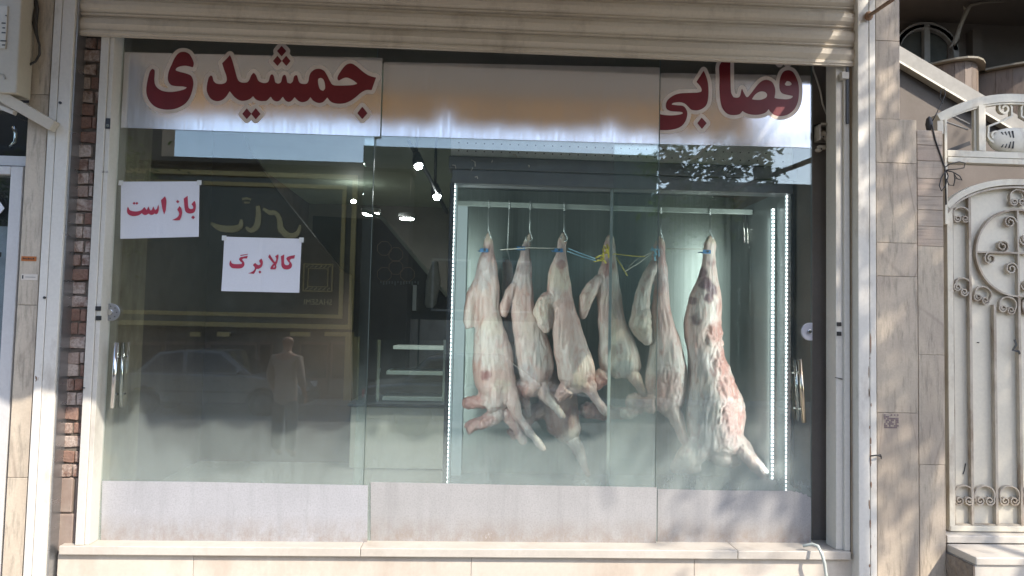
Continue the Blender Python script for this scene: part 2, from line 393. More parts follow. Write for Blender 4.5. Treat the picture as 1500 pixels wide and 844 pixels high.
for a, b_ in zip(ys[:-1], ys[1:]): slab(1344.7, 1383, a, b_, -.047, TRAVP)
for a, b_ in ((361, 520), (520, 681), (681, None)): slab(1344.7, 1383, a, b_, -.048)
MB().box(xs(1284,-.052)+.002, xs(1344,-.052), -.044, .18, .12, zs(175,-.05,1320)-.003).box(xs(1344,-.05), xs(1383,-.05)-.002, -.042, .18, .12, zs(191,-.05,1365)-.003).build('joint_bed', JOINT, t)
s = PX(1306, 617, -.053)                       # remains of a stamped stencil
st = MB()
for i in range(9):
    for k in range(8):
        if rng.random() < .62: st.box(s.x-.04+i*.009, s.x-.033+i*.009, -.0536, -.051, s.z-.038+k*.0095, s.z-.030+k*.0095)
st.build('faded_stencil', plain('stencil_ink', (.20,.15,.15), .8), t)
mb = MB().tube([PX(1276,668,-.075), PX(1284,667,-.10), PX(1291,669,-.08)], .004, 6).tube([PX(1283,667,-.10), PX(1290,666,-.09), PX(1291,672,-.06)], .003, 6)
mb.build('nail', DARKM, t)
# wide wall above the shutter
MB().box(-3.0, 2.9, .2, .35, 3.9, 7.5).build('facade_wall', TRAVL)['kind'] = 'structure'
# ---- brick strip
y = .03
t = thing('brick_wall', (xs(111,y), .05, .12), 'narrow strip of old bricks partly smeared white between steel guide and post', 'wall')
MB().box(xs(93,y)-.02, xs(129,y)+.01, y+.012, .2, .12, 3.7).build('mortar_bed', MORTAR, t)
zt, zb = zs(50,y,120), zs(697,y,95)
nb = 32; hh = (zt-zb)/nb
x0, x1 = xs(93.5,y), xs(128.5,y)
for i in range(nb):
    z0 = zb+i*hh+rng.uniform(-.004,.004); z1 = z0+hh-.011-rng.uniform(0,.007)
    cut = x0+(x1-x0)*rng.choice((.62,.7,.78,.85,1.0))
    for a, b_ in ((x0, cut), (cut+.008, x1)):
        if b_-a < .012: continue
        j = [rng.uniform(-.004,.004) for _ in range(8)]; d = y-rng.uniform(-.004,.010)
        o = MB()
        # uneven faces: a ring of ten front points slightly pushed in and out
        fr = [(a,z0),( (a+b_)/2, z0+j[0]),(b_,z0+j[1]),(b_+j[2]*.5,(z0+z1)/2),(b_,z1+j[3]),((a+b_)/2,z1+j[4]),(a,z1),(a+j[5]*.5,(z0+z1)/2)]
        o.prism(fr, d, y+.05); o.build('brick', BRICKM, t, .004)
a, b_ = xs(88,y)+.004, xs(118,y)
for i, (p0, p1) in enumerate(((700, 752), (753, 830), (831, 900))):
    MB().box(x0-.004, x1-.012-.012*(i == 0), y-.004, .06, zs(p1,y,95)+.004, zs(p0,y,95)).build('concrete_block', CONC, t, .006)
MB().box(x1-.010, x1, y-.002, .06, zs(830,y,95), zs(700,y,95)).build('concrete_block', CONC, t, .004)
MB().tube([(xs(91.5,0),-.004,.12),(xs(91.5,0),-.004,3.6)], .006, 6).build('conduit', DARKM, t)
MB().tube([PX(119,569,.0), PX(121,568,-.02), PX(124,568.5,-.03)], .003, 6).build('nail', DARKM, t)
# ---- aluminium posts
lpost = thing('window_post', (xs(138,-.01), .05, ZS), 'off-white metal post at the left edge of the shop window', 'post')
MB().box(xs(128.7,-.012), xs(141,-.012), -.012, .10, ZS+.001, 3.72).build('post_face', POST, lpost, .003)
MB().box(xs(141,-.012)+.0015, xs(148,-.012), -.006, .10, ZS+.001, 3.72).build('post_return', POST, lpost, .002)
for (px, py, w_, h_) in ((144,452,.014,.009),(144.5,466,.014,.009)):
    p = PX(px,py,-.013); MB().box(p.x-w_, p.x+w_, -.0165, -.010, p.z-h_*1.3, p.z+h_*1.3).build('rubber_stop', BLACK, lpost, .002)
p = PX(158,181,-.013); MB().box(p.x-.012, p.x+.012, -.0135, -.0115, p.z-.028, p.z+.028).build('lock_plate', DARKM, lpost)
MB().box(p.x-.007, p.x+.007, -.0145, -.0138, p.z-.018, p.z-.004).build('lock_slot', CHROME, lpost)
p = PX(154,252,-.013)
for k in range(5): MB().tube([p+Vector((-.016+k*.007,0,.006)), p+Vector((-.013+k*.007,-.001,-.005))], .0011, 4).build('pencil_mark', DARKM, lpost)
rpost = thing('window_post', (xs(1235,-.01), .05, ZS), 'off-white metal post at the right edge of the shop window', 'post')
MB().box(xs(1225,.0), xs(1237,.0)-.001, .004, .12, ZS+.001, 3.72).build('post_face', POST, rpost, .003)
MB().box(xs(1237,-.012), xs(1245,-.012), -.012, .12, ZS+.001, 3.72).build('post_return', POST, rpost, .002)
for py in (475, 489):
    p = PX(1229,py,.003); MB().box(p.x-.013, p.x+.013, -.001, .005, p.z-.011, p.z+.011).build('rubber_stop', BLACK, rpost, .002)
MB().tube([PX(1223,553,.0), PX(1228,554,-.002), PX(1234,555.5,-.0)], .002, 5).build('wire_tie', BLACK, rpost)
MB().box(PX(1232,108,-.02).x, PX(1243,108,-.02).x, -.03, .0, zs(113,-.02,1238)-.012, zs(103,-.02,1238)-.012).build('latch', POST, rpost, .003)
MB().box(PX(1240,100,-.02).x, PX(1243.5,100,-.02).x, -.02, .0, zs(178,-.02,1238)-.012, zs(95,-.02,1238)-.012).build('latch_rail', DARKM, rpost)
# ---- sill and the wall below it
t = thing('window_sill', (0,-.03,ZS-.045), 'long pale marble sill running under the sliding shop panes', 'sill')
for a, b_ in ((106, 540), (540, 1083), (1083, 1246)):
    MB().box(xs(a,-.02)+.001, xs(b_,-.02)-.001, -.022, .30, ZS-.045, ZS).build('sill_slab', MARBLE, t, .004)
t = thing('low_wall', (0,0,.12), 'low marble clad wall beneath the shop window sill', 'wall')
for a, b_ in ((104, 300), (300, 700), (700, 1021), (1021, 1252)):
    MB().box(xs(a,0)+.001, xs(b_,0)-.001, .006, .2, .12, ZS-.047).build('marble_slab', MARBLE2, t, .002)
# ---- rolling shutter, half-rolled: seven slats in view or just above it
xsl0, xsl1 = xs(88,-.02)+.004, xs(1257,-.02)-.004
zb = PX(700, 74.5, -.03).z
t = thing('rolling_shutter', ((xsl0+xsl1)/2, -.02, zb), 'beige rolling shutter pulled up above the shop window, its lower slats showing', 'shutter')
pt = .106
for i in range(8):
    z0 = zb+i*pt
    if i == 0:
        prof = [(-.030,z0),(-.030,z0+.008),(-.036,z0+.012),(-.036,z0+.024),(-.028,z0+.03),(-.042,z0+.06),(-.036,z0+.088),(-.022,z0+.096),(-.022,z0+.1045),(-.010,z0+.1045),(-.010,z0)]
    else:
        prof = [(-.022,z0),(-.034,z0+.006),(-.034,z0+.012),(-.025,z0+.016),(-.041,z0+.034),(-.046,z0+.055),(-.042,z0+.078),(-.030,z0+.090),(-.022,z0+.0945),(-.022,z0+.1045),(-.010,z0+.1045),(-.010,z0)]
    MB().profx(prof, xsl0, xsl1).build('slat', SHUT, t)
# ---- sliding panes
def pane(name, px0, px1, pyt, pyb, Y, label, xt=None):
    x0, x1 = xs(px0, Y), xs(px1, Y); z1 = 3.62; z0 = zs(pyb, Y, (px0+px1)/2)
    o = MB().box(x0, x1, Y, Y+.010, z0, z1).build(name, GLASS)
    return props(o, label, 'glass door')
P1, P2, P3 = .085, .110, .135
ptop = [(163-5, 0)]
pane1 = pane('sliding_glass_door', 152, 541, 50, 797, P1, 'left sliding glass pane with two paper notices and a bar handle')
pane2 = pane('sliding_glass_door', 527, 963, 70, 800, P2, 'middle fixed glass pane with blank silver band across its top')
pane3 = pane('sliding_glass_door', 897, 1188.5, 70, 803, P3, 'right sliding glass pane pushed open before the display cabinet, half-round lock at its edge')
for p_, Y in ((pane1, P1), (pane2, P2), (pane3, P3)): p_['group'] = 'sliding glass panes of the shop window'
def band(parent, px0, px1, pyt0, pyt1, pyb0, pyb1, Y, mat, name, rag=False):
    y1 = Y-.0008
    a = PX(px0[0], pyt0, y1); b_ = PX(px1[0], pyt1, y1); c = PX(px1[1], pyb1, y1); d = PX(px0[1], pyb0, y1)
    x0 = (a.x+d.x)/2; x1 = (b_.x+c.x)/2
    pts = [(x0, a.z)]
    pts += [(x1, b_.z), (x1, c.z), (x0, d.z)]
    return MB().prism(pts, y1-.0012, y1).build(name, mat, parent)
band(pane1, (184,176), (560,557), 77, 85, 187, 200, P1, FILM, 'mirror_film')
band(pane2, (562,559), (966,965), 91, 99, 199, 211, P2, FILM, 'mirror_film')
band(pane3, (966.5,966.5), (1187,1187), 107, 111, 211, 216.5, P3, FILM, 'mirror_film')
def frost(parent, pts, Y, mat):
    q = [PX(x, y_, Y-.001) for x, y_ in pts]
    return MB().prism([(v.x, v.z) for v in q], Y-.0022, Y-.001).build('frosted_film', mat, parent)
frost(pane1, [(150,704.5),(300,706),(440,709),(539,711),(538,796),(340,794),(148,791)], P1, FROST)
rag = [(1159,719),(1164,721),(1166,719.8),(1171,722.5),(1174,721.5),(1176,724.5),(1181,724),(1183,727.5),(1188,729)]
frost(pane2, [(543,706),(640,708),(760,710.5),(884,712.5),(962,714),(961,801),(760,797.5),(543,793)], P2, FROST2)
frost(pane3, [(963.5,716.5),(1060,718.5),(1120,719)]+rag+[(1188,802),(1060,801),(963,798)], P3, FROST2)
# bottom shoes and clips
def shoe(parent, px0, px1, py, Y, mat, h=.012, nm='bottom_rail'):
    a = xs(px0, Y); b_ = xs(px1, Y); z = zs(py, Y, (px0+px1)/2)
    return MB().box(a, b_, Y-.010, Y+.018, z-h, z).build(nm, mat, parent, .002)
shoe(pane1, 150, 538, 796.2, P1, STEEL, .008)
shoe(pane2, 538, 961, 797.5, P2-.02, surf('marble_dust_rail', (.60,.57,.50), (.50,.45,.38), .6, 20, (1,1,1), (.3,.22,.15), .6, 20, bmp=.5, bd=.003), .022)
shoe(pane3, 963, 1188, 803.5, P3, BLACK, .006)
p = PX(493,799,P1-.015); MB().box(p.x-.035, p.x+.035, P1-.022, P1-.004, p.z-.012, p.z+.014).build('door_clip', CHROME, pane1, .003)
# edge seals
for par, px, Y in ((pane1, 541, P1), (pane2, 963, P2), (pane3, 1188.5, P3)):
    x = xs(px, Y); MB().box(x, x+.003, Y-.001, Y+.011, zs(790,Y,px), 3.6).build('edge_seal', plain('edge_seal_green', (.10,.13,.12), .3), par)
# handles
def handle(parent, pts, Y, r, mat):
    a, b_ = PX(*pts[0], Y), PX(*pts[1], Y)
    h = MB().tube([a, b_], r, 12).build('handle', mat, parent)
    for f in (.22, .80):
        q = a.lerp(b_, f); 
        m = MB().tube([q, Vector((q.x+.0, Y+.05, q.z))], r*.55, 8).build('handle_mount', CHROME, h)
    return h
handle(pane1, ((170.5,502),(164.5,598)), P1-.055, .012, CHROME)
handle(pane1, ((180,502),(176,597)), P1+.06, .011, CHROME)
WOODY = plain('brass_tint', (.62,.54,.42), .2, 1.0)
handle(pane3, ((1172,526),(1178,619)), P3-.055, .012, WOODY)
handle(pane3, ((1165,527),(1170,617)), P3+.06, .010, CHROME)
# locks
p = PX(163.5, 457.5, P1-.002)
lk_ = MB().disc((p.x,p.z), .047, P1-.014, P1-.001, 28).build('lock_disc', plain('grey_lock', (.34,.35,.36), .3, .6), pane1, .003)
MB().disc((p.x-.002,p.z), .016, P1-.022, P1-.014, 16).build('keyhole_boss', CHROME, lk_, .002)
for i in range(8):
    a = i*math.pi/4; MB().disc((p.x+.032*math.cos(a), p.z+.032*math.sin(a)), .003, P1-.0155, P1-.0141, 8).build('rivet', DARKM, lk_)
p = PX(1189, 486, P3-.002)
pts = [(p.x+.0, p.z-.05), (p.x, p.z+.05)]+[(p.x-.052*math.sin(a)-.012, p.z+.05*math.cos(a)) for a in [k*math.pi/14 for k in range(0,15)]]
lk_ = MB().prism(pts, P3-.014, P3-.001).build('lock_plate', plain('pale_lock', (.50,.50,.54), .35, .2), pane3, .003)
MB().disc((p.x-.020,p.z), .012, P3-.026, P3-.014, 16).build('keyhole_boss', CHROME, lk_, .002)
# ---- lettering: traced outlines, smoothed, turned into a flat cut vinyl
def smooth_poly(pts, step=4, corner=52):
    n = len(pts); out = []
    P = [np.array(p, float) for p in pts]; cor = []
    for i in range(n):
        a = P[i]-P[i-1]; b_ = P[(i+1) % n]-P[i]
        ang = abs(math.degrees(math.atan2(a[0]*b_[1]-a[1]*b_[0], a@b_))); cor.append(ang > corner)
    for i in range(n):
        p1, p2 = P[i], P[(i+1) % n]
        p0 = P[i-1] if not cor[i] else p1-(p2-p1)*.3
        p3 = P[(i+2) % n] if not cor[(i+1) % n] else p2+(p2-p1)*.3
        for k in range(step):
            t_ = k/step
            out.append(.5*((2*p1)+(-p0+p2)*t_+(2*p0-5*p1+4*p2-p3)*t_**2+(-p0+3*p1-3*p2+p3)*t_**3))
    return out
def cut_shape(polys, grow, cell):
    """polygons in metres (even-odd) grown by `grow`, as flat verts/faces on a fine grid (marching squares)"""
    A = np.concatenate([np.array(p) for p in polys]); B = np.concatenate([np.roll(np.array(p), -1, 0) for p in polys])
    m = grow+3*cell
    x = np.arange(A[:,0].min()-m, A[:,0].max()+m, cell); z = np.arange(A[:,1].min()-m, A[:,1].max()+m, cell)
    GX, GZ = np.meshgrid(x, z, indexing='ij'); S = np.full(GX.shape, 1e9); ins = np.zeros(GX.shape, bool)
    for a, b_ in zip(A, B):
        d = b_-a; L = d@d
        if L < 1e-14: continue
        t_ = np.clip(((GX-a[0])*d[0]+(GZ-a[1])*d[1])/L, 0, 1)
        S = np.minimum(S, (GX-a[0]-t_*d[0])**2+(GZ-a[1]-t_*d[1])**2)
        if abs(d[1]) > 1e-12:
            c = ((a[1] > GZ) != (b_[1] > GZ)) & (GX < d[0]*(GZ-a[1])/d[1]+a[0]); ins ^= c
    S = np.sqrt(S); S[ins] *= -1; S -= grow
    S[np.abs(S) < 1e-9] = 1e-9
    V = []; Fc = []; idx = {}
    def gv(i, k):
        if (i,k) not in idx: idx[(i,k)] = len(V); V.append((x[i], z[k]))
        return idx[(i,k)]
    def ev(i, k, j, l):
        key = (i,k,j,l) if (i,k) < (j,l) else (j,l,i,k)
        if key not in idx:
            s0, s1 = S[i,k], S[j,l]; t_ = s0/(s0-s1); idx[key] = len(V); V.append((x[i]+(x[j]-x[i])*t_, z[k]+(z[l]-z[k])*t_))
        return idx[key]
    I = S < 0
    for i in range(len(x)-1):
        k = 0
        while k < len(z)-1:
            c = I[i,k], I[i+1,k], I[i+1,k+1], I[i,k+1]
            if all(c):
                e = k
                while e+1 < len(z)-1 and I[i,e+2] and I[i+1,e+2]: e += 1
                Fc.append((gv(i,k), gv(i+1,k), gv(i+1,e+1), gv(i,e+1))); k = e+1; continue
            if any(c):
                cs = [(i,k),(i+1,k),(i+1,k+1),(i,k+1)]; poly = []
                for q in range(4):
                    a, b_ = cs[q], cs[(q+1) % 4]
                    if I[a]: poly.append(gv(*a))
                    if I[a] != I[b_]: poly.append(ev(*a, *b_))
                if len(poly) >= 3: Fc.append(tuple(poly))
            k += 1
    return V, Fc
def lettering(parent, polys, org, scl, Y, grow, cell, mat, name, step=4, thick=.0006, clip=None):
    q = []
    for p in polys:
        p = smooth_poly(p, step) if len(p) > 4 else [np.array(v, float) for v in p]
        w_ = [PX(org[0]+v[0]/scl, org[1]+v[1]/scl, Y) for v in p]
        q.append([(v.x, v.z) for v in w_])
    V, Fc = cut_shape(q, grow, cell)
    if clip is not None: V = [(max(v[0], clip), v[1]) for v in V]
    mb = MB(); mb.add([(a, Y, b_) for a, b_ in V], [f[::1] for f in Fc])
    return mb.build(name, mat, parent, fix=False)
SA, SC = 5.626, 5.628
ye = [(132,285),(112,305),(98,350),(85,410),(80,470),(90,520),(120,570),(165,605),(230,622),(300,620),(360,600),(410,565),(445,510),(465,440),(468,390),(450,345),(410,325),(360,312),(322,300),(330,280),(365,265),(410,262),(465,275),(472,240),(455,195),(430,160),(390,146),(350,155),(315,195),(290,250),(268,300),(258,350),(262,390),(285,420),(330,430),(380,432),(415,440),(395,455),(340,470),(280,477),(220,470),(180,450),(155,420),(147,380),(150,330),(150,298)]
def b2a(p): return [(x+180*SA, y_) for x, y_ in p]
jam = [(612,340),(595,360),(582,410),(578,460),(590,500),(615,535),(650,552),(690,550),(725,530),(750,500),(768,470),(790,500),(820,530),(860,550),(900,548),(935,535),(960,512),(985,540),(1020,552),(1050,552)] + \
 b2a([(62,548),(93,515),(115,545),(145,556),(170,545),(192,515),(215,548),(240,560),(265,550),(290,520),(320,550),(355,562),(395,550),(420,520),(445,550),(485,568),(525,560),(560,522),(580,550),(610,568),(660,575),(710,568),(760,545),(800,515),(840,482),(880,462),(925,462),(962,358),(910,345),(860,315),(800,265),(760,243),(720,250),(685,285),(650,340),(643,370),(655,385),(690,365),(725,360),(770,380),(808,408),(770,420),(700,424),(630,424),(600,415),(580,385),(560,345),(535,305),(500,287),(460,290),(425,315),(410,350),(403,390),(385,410),(345,408),(325,390),(312,345),(300,338),(285,350),(275,390),(255,408),(230,400),(218,345),(204,335),(190,350),(178,395),(155,408),(130,398),(118,345),(103,330),(88,345),(75,390),(55,402)]) + \
 [(1040,402),(1005,385),(985,340),(965,318),(945,340),(925,385),(900,400),(860,397),(835,375),(815,310),(790,220),(770,172),(745,200),(705,240),(720,290),(740,345),(742,385),(725,405),(690,412),(655,405),(635,385),(625,350)]
mem = b2a([(483,380),(490,365),(510,362),(530,380),(540,415),(540,450),(525,468),(500,455),(487,420)])
dots = [[(908,612),(947,658),(908,702),(871,658)],[(982,610),(1022,658),(982,704),(945,658)]] + [b2a(p) for p in ([(183,96),(222,140),(183,185),(145,140)],[(149,178),(184,222),(149,264),(111,222)],[(220,178),(257,222),(222,264),(185,222)],[(848,598),(891,652),(848,702),(806,652)])]
lettering(pane1, [ye, jam]+dots, (200,50), SA, P1-.0026, .021, .0035, OFFW, 'lettering_outline')
lettering(pane1, [ye, jam, mem]+dots, (200,50), SA, P1-.0034, 0, .0032, RED, 'lettering')
bi = [(455,188),(425,235),(395,282),(420,310),(437,340),(435,362),(400,370),(330,372),(250,378),(195,400),(155,435),(143,475),(150,505),(180,522),(230,527),(270,530),(285,540),(260,550),(200,558),(140,556),(92,548),(92,678),(150,680),(220,670),(270,648),(305,605),(320,550),(312,510),(285,480),(240,475),(190,468),(205,455),(260,450),(300,462),(330,490),(355,512),(400,517),(440,505),(475,475),(490,430),(495,360),(490,290),(475,235)]
qasa = [(640,60),(672,60),(675,105),(675,200),(677,300),(682,370),(700,408),(735,412),(755,395),(765,350),(772,338),(785,370),(805,405),(820,405),(850,370),(900,305),(940,272),(980,265),(1020,285),(1042,330),(1045,370),(1038,415),(1080,422),(1140,425),(1180,415),(1190,398),(1160,392),(1110,380),(1085,355),(1078,310),(1085,250),(1110,200),(1150,185),(1190,200),(1220,250),(1238,310),(1240,380),(1230,450),(1200,510),(1150,550),(1090,565),(1040,555),(1005,530),(990,505),(965,535),(910,552),(850,552),(805,540),(775,522),(750,548),(700,556),(650,545),(610,500),(593,440),(585,350),(585,250),(582,160),(600,120)]
sad = [(852,425),(880,385),(920,362),(960,365),(978,385),(970,410),(930,428),(890,430)]
qaf = [(1122,300),(1140,275),(1165,280),(1182,300),(1165,312),(1135,312)]
d3 = [[(438,575),(480,622),(440,670),(402,622)], [(1078,48),(1114,90),(1078,132),(1042,90)], [(1146,48),(1182,90),(1146,132),(1110,90)]]
xl = xs(966.5, P3, 180)
lettering(pane3, [bi, qasa]+d3, (950,70), SC, P3-.0026, .021, .0035, OFFW, 'lettering_outline', clip=xl)
lettering(pane3, [bi, qasa, sad, qaf]+d3, (950,70), SC, P3-.0034, 0, .0032, RED, 'lettering', clip=xl)
# ---- two paper notices taped to the left pane
def notice(corners, org, polys, label, curl):
    q = [PX(x, y_, P1-.003) for x, y_ in corners]; n = 24; mb = MB(); vs_ = []
    for k in (0, 1):
        for i in range(n+1):
            for j in range(n+1):
                u, v = i/n, j/n
                p = q[0].lerp(q[1], u).lerp(q[3].lerp(q[2], u), v)
                d = .0016*math.sin(u*9+curl)*math.sin(v*5+curl)+.0018-.0014*math.exp(-((u-.5)/.03)**2)-.0010*math.exp(-((v-.5)/.03)**2)
                vs_.append((p.x, P1-.004-d-k*.0006, p.z))
    m_ = (n+1)**2; fs_ = []
    for i in range(n):
        for j in range(n):
            a = i*(n+1)+j; fs_ += [(a, a+1, a+n+2, a+n+1), (m_+a, m_+a+n+1, m_+a+n+2, m_+a+1)]
    for i in range(n):
        a, b_ = i*(n+1), (i+1)*(n+1); fs_ += [(a, b_, b_+m_, a+m_)]; a += n; b_ += n; fs_ += [(b_, a, a+m_, b_+m_)]
        a, b_ = i, i+1; fs_ += [(b_, a, a+m_, b_+m_)]; a += n*(n+1); b_ += n*(n+1); fs_ += [(a, b_, b_+m_, a+m_)]
    mb.add(vs_, fs_, False); o = props(mb.build('paper_notice', PAPER), label, 'paper notice', 'paper notices on the glass')
    lettering(o, polys, org, 8.885, P1-.0086, 0, .0014, REDP, 'lettering')
    for c in (q[0], q[1]):
        MB().box(c.x-.012, c.x+.012, P1-.0094, P1-.0088, c.z-.02, c.z+.006).build('tape', plain('clear_tape', (.66,.68,.66), .2), o)
    return o
notice([(178,266.5),(292.5,266),(291.5,347),(176.5,350)], (170,260), [
 [(155,378),(145,405),(143,450),(160,480),(200,500),(250,503),(300,490),(335,465),(350,480),(375,490),(400,485),(425,470),(450,488),(480,485),(500,470),(520,480),(540,470),(553,440),(557,390),(550,350),(540,380),(530,410),(510,425),(500,410),(485,375),(475,400),(465,425),(445,430),(435,410),(425,375),(410,400),(398,425),(380,400),(365,385),(355,400),(330,425),(280,442),(220,440),(180,425),(165,400)],
 [(235,318),(255,337),(235,356),(213,337)],[(272,318),(292,337),(270,356),(250,337)],
 [(638,245),(585,295),(592,350),(605,420),(625,485),(645,430),(652,350),(655,300)],
 [(932,238),(880,275),(885,330),(892,400),(905,445),(940,468),(985,468),(1020,450),(1035,410),(1038,360),(1028,315),(1015,308),(980,350),(1000,375),(1005,400),(985,412),(955,405),(940,380),(935,300)],
 [(1003,495),(1028,520),(1003,545),(977,520)],
 [(825,372),(795,420),(815,450),(820,480),(795,520),(728,555),(780,560),(830,555),(850,510),(860,450),(848,400)],[(803,292),(825,315),(803,337),(780,315)]],
 'white paper notice taped to the glass, red lettering, the higher one near the pane edge', .4)
notice([(329,347),(442,350),(438.5,429),(324.5,426.5)], (318,340), [
 [(180,365),(162,400),(165,440),(195,468),(250,475),(310,472),(345,450),(357,420),(350,390),(325,360),(345,345),(390,345),(400,308),(340,320),(300,330),(285,355),(300,380),(325,400),(320,415),(270,418),(215,415),(188,400)],
 [(300,300),(400,284),(398,294),(305,312)],
 [(575,345),(545,375),(560,400),(563,420),(540,430),(515,420),(495,400),(465,430),(490,460),(485,490),(450,520),(400,538),(480,545),(500,510),(512,480),(545,478),(580,450),(595,410),(592,375)],[(557,500),(577,520),(557,542),(537,520)],
 [(685,288),(665,325),(700,370),(735,410),(715,430),(695,465),(695,485),(760,485),(772,455),(768,430),(785,390),(800,320),(795,288),(755,315),(770,345),(762,385),(745,385),(720,345)],[(730,450),(745,435),(755,445),(745,462),(732,462)],
 [(875,290),(830,315),(835,380),(838,440),(860,475),(900,488),(945,480),(972,450),(970,410),(945,375),(960,350),(1005,345),(1015,300),(960,310),(915,325),(900,350),(920,380),(940,400),(935,425),(910,432),(885,425),(873,400),(872,350)]],
 'white paper notice with one corner torn off, red lettering, the lower one near the cabinet', 2.1)
# ================================================================== DISPLAY CABINET AND CARCASSES
CF, CBK = .40, 1.45                              # cabinet front and back planes
def cz(py, Y, px=900): return PX(px, py, Y).z
cx0, cx1 = xs(655, CF), xs(1163, CF)
ztopc = cz(207, CF); zbotc = ZS+.10
cab = thing('display_cabinet', ((cx0+cx1)/2, CF, ZS), 'tall dark framed refrigerated cabinet lit by strips of small lights, holding hanging meat', 'cabinet')
INOX, nt, nd, lk, b = newmat('cabinet_inox')
n1 = nz(nt, coords(nt, (30,30,.6)), 2, 4, .6)
lk.new(mixc(nt, ramp(nt, n1, .3, .7), (.34,.38,.36), (.26,.30,.285)), b.inputs['Base Color']); b.inputs['Metallic'].default_value = .75
lk.new(ramp(nt, n1, .3, .7, .28, .4), b.inputs['Roughness'])
PALE = surf('pale_cabinet_panel', (.24,.27,.27), (.20,.23,.23), .35, 4, bmp=.05, bd=.001)
DHEAD = plain('charcoal_header', (.15,.153,.165), .4)
zh0, zh1 = cz(276, CF), cz(237, CF)
MB().box(cx0-.01, cx1+.01, CF-.02, CF+.12, cz(256,CF)+.001, zh1).build('upper_header', DHEAD, cab, .006)
MB().box(cx0+.01, cx1-.01, CF-.008, CF+.12, zh0, cz(256,CF)-.001).build('lower_header', DHEAD, cab, .004)
g = MB().box(cx0, cx1-.01, CF+.0, CF+.10, zh1+.004, ztopc).build('vent_strip', plain('perforated_grey', (.88,.90,.88), .4), cab, .003)
hole = MB(); px = 672
while px < 1155:
    for dy in (-.028, .020):
        c = PX(px, 222, CF); hole.disc((c.x, (zh1+ztopc)/2+dy), .004, CF-.0015, CF+.002, 6)
    px += 12.5
hole.build('vent_holes', BLACK, cab)['kind'] = 'stuff'
MB().box(cx0, cx1, CF+.1, CBK, zh1, ztopc-.01).build('cabinet_roof', DARKM, cab)
MB().box(cx0, cx1, CF, CBK, ZS+.02, zbotc).build('cabinet_floor', STEEL, cab, .004)
# frame stiles
MB().box(cx0, cx0+.026, CF-.006, CF+.05, zbotc, zh0).build('stile', DARKM, cab, .003)
MB().box(cx1-.02, cx1, CF-.006, CF+.05, zbotc, zh0).build('stile', DARKM, cab, .003)
# side walls
MB().box(cx0+.001, cx0+.02, CF+.05, CBK, zbotc, zh0+.04).build('side_wall', PALE, cab)
MB().box(cx1-.02, cx1-.001, CF+.05, CBK, zbotc, zh0+.04).build('side_wall', PALE, cab)
MB().box(cx0, cx1, CBK, CBK+.04, zbotc, zh1).build('back_wall', INOX, cab)
# vertical light strips behind the front frame, with their small lamps
LEDM, nt, nd, lk, b = newmat('cold_white_led'); b.inputs['Emission Color'].default_value = (.82,.91,1,1); b.inputs['Emission Strength'].default_value = 3
b.inputs['Base Color'].default_value = (.8,.85,.9,1)
GLOWM = newmat('diffuser_strip'); nt = GLOWM[1]; b = GLOWM[4]; b.inputs['Base Color'].default_value = (.22,.26,.28,1); b.inputs['Emission Color'].default_value = (.66,.84,.95,1); b.inputs['Emission Strength'].default_value = .12
GLOWM = GLOWM[0]
def ledstrip(px, Y, pyt, pyb, wm, pitch=.0185, face=-1, glow=True, dot=.009):
    x = xs(px, Y); z0, z1 = cz(pyb, Y, px), cz(pyt, Y, px)
    h = MB().box(x-wm, x+wm, Y, Y+.012, z0, z1).build('light_strip', GLOWM, cab)
    d = MB(); z = z0+.01
    while z < z1-.01:
        d.box(x-dot/2, x+dot/2, Y-.003, Y-.0005, z, z+pitch*.75); z += pitch*1.35
    d.build('small_lamps', LEDM, h)['kind'] = 'stuff'
    return h
ledstrip(662, CF+.06, 268, 716, .016, dot=.007)
ledstrip(1153, CF+.055, 281, 722, .011, dot=.015)
ledstrip(1132, CF+.20, 306, 716, .013, dot=.012)
# added glowing fin, imitates the pale lit side wall left of the meat
for a, b_ in ((667, 682),):
    MB().box(xs(a, 1.36), xs(b_, 1.36), 1.36, 1.375, zbotc, cz(296 if a < 900 else 308, 1.36, a)).build('added_glow_fin', GLOWM, cab, .002)
# the light the strips give
def strip_light(x, Y, z0, z1, e, toward):
    ld = bpy.data.lights.new('strip_light', 'AREA'); ld.shape = 'RECTANGLE'; ld.size = .04; ld.size_y = z1-z0; ld.energy = e; ld.color = (.86,.94,1)
    lo = bpy.data.objects.new('strip_light', ld); COL.objects.link(lo); lo.location = (x, Y, (z0+z1)/2)
    lo.rotation_mode = 'QUATERNION'; lo.rotation_quaternion = (-Vector(toward)).to_track_quat('Z', 'Y')
strip_light(cx0+.03, CF+.085, zbotc+.1, zh0-.1, 3.6, (1,.55,0))
strip_light(cx1-.03, CF+.30, zbotc+.1, zh0-.1, 3.6, (-1,.55,0))
# hanging rail
RY = 1.0
za, zb_ = PX(682, 299, RY), PX(1117, 312, RY)
rail_z = (za.z+zb_.z)/2
MB().box(cx0+.03, cx1-.03, RY-.01, RY+.012, rail_z-.014, rail_z+.020).build('hanging_rail', plain('white_rail', (.40,.45,.43), .3), cab, .003)
# louvred evaporator cover
lx0, lx1 = xs(1086, 1.38), xs(1121, 1.38)
lv = MB().box(lx0, lx1, 1.40, 1.44, cz(640,1.4), cz(338,1.4)).build('louvre_panel', DARKM, cab)
for i in range(34):
    z = cz(338,1.4)-.02-i*.037
    if z < cz(636,1.4): break
    MB().profx([(1.40,z),(1.385,z-.018),(1.385,z-.022),(1.40,z-.006)], lx0+.004, lx1-.004).build('slat', INOX, lv)
for k, px in enumerate((1089, 1094, 1098.5, 1102.5)):
    MB().tube([PX(px, 312, 1.1), PX(px+2, 357-2*abs(k-1), 1.1)], .0075, 8).build('hanger_rod', CHROME, cab)
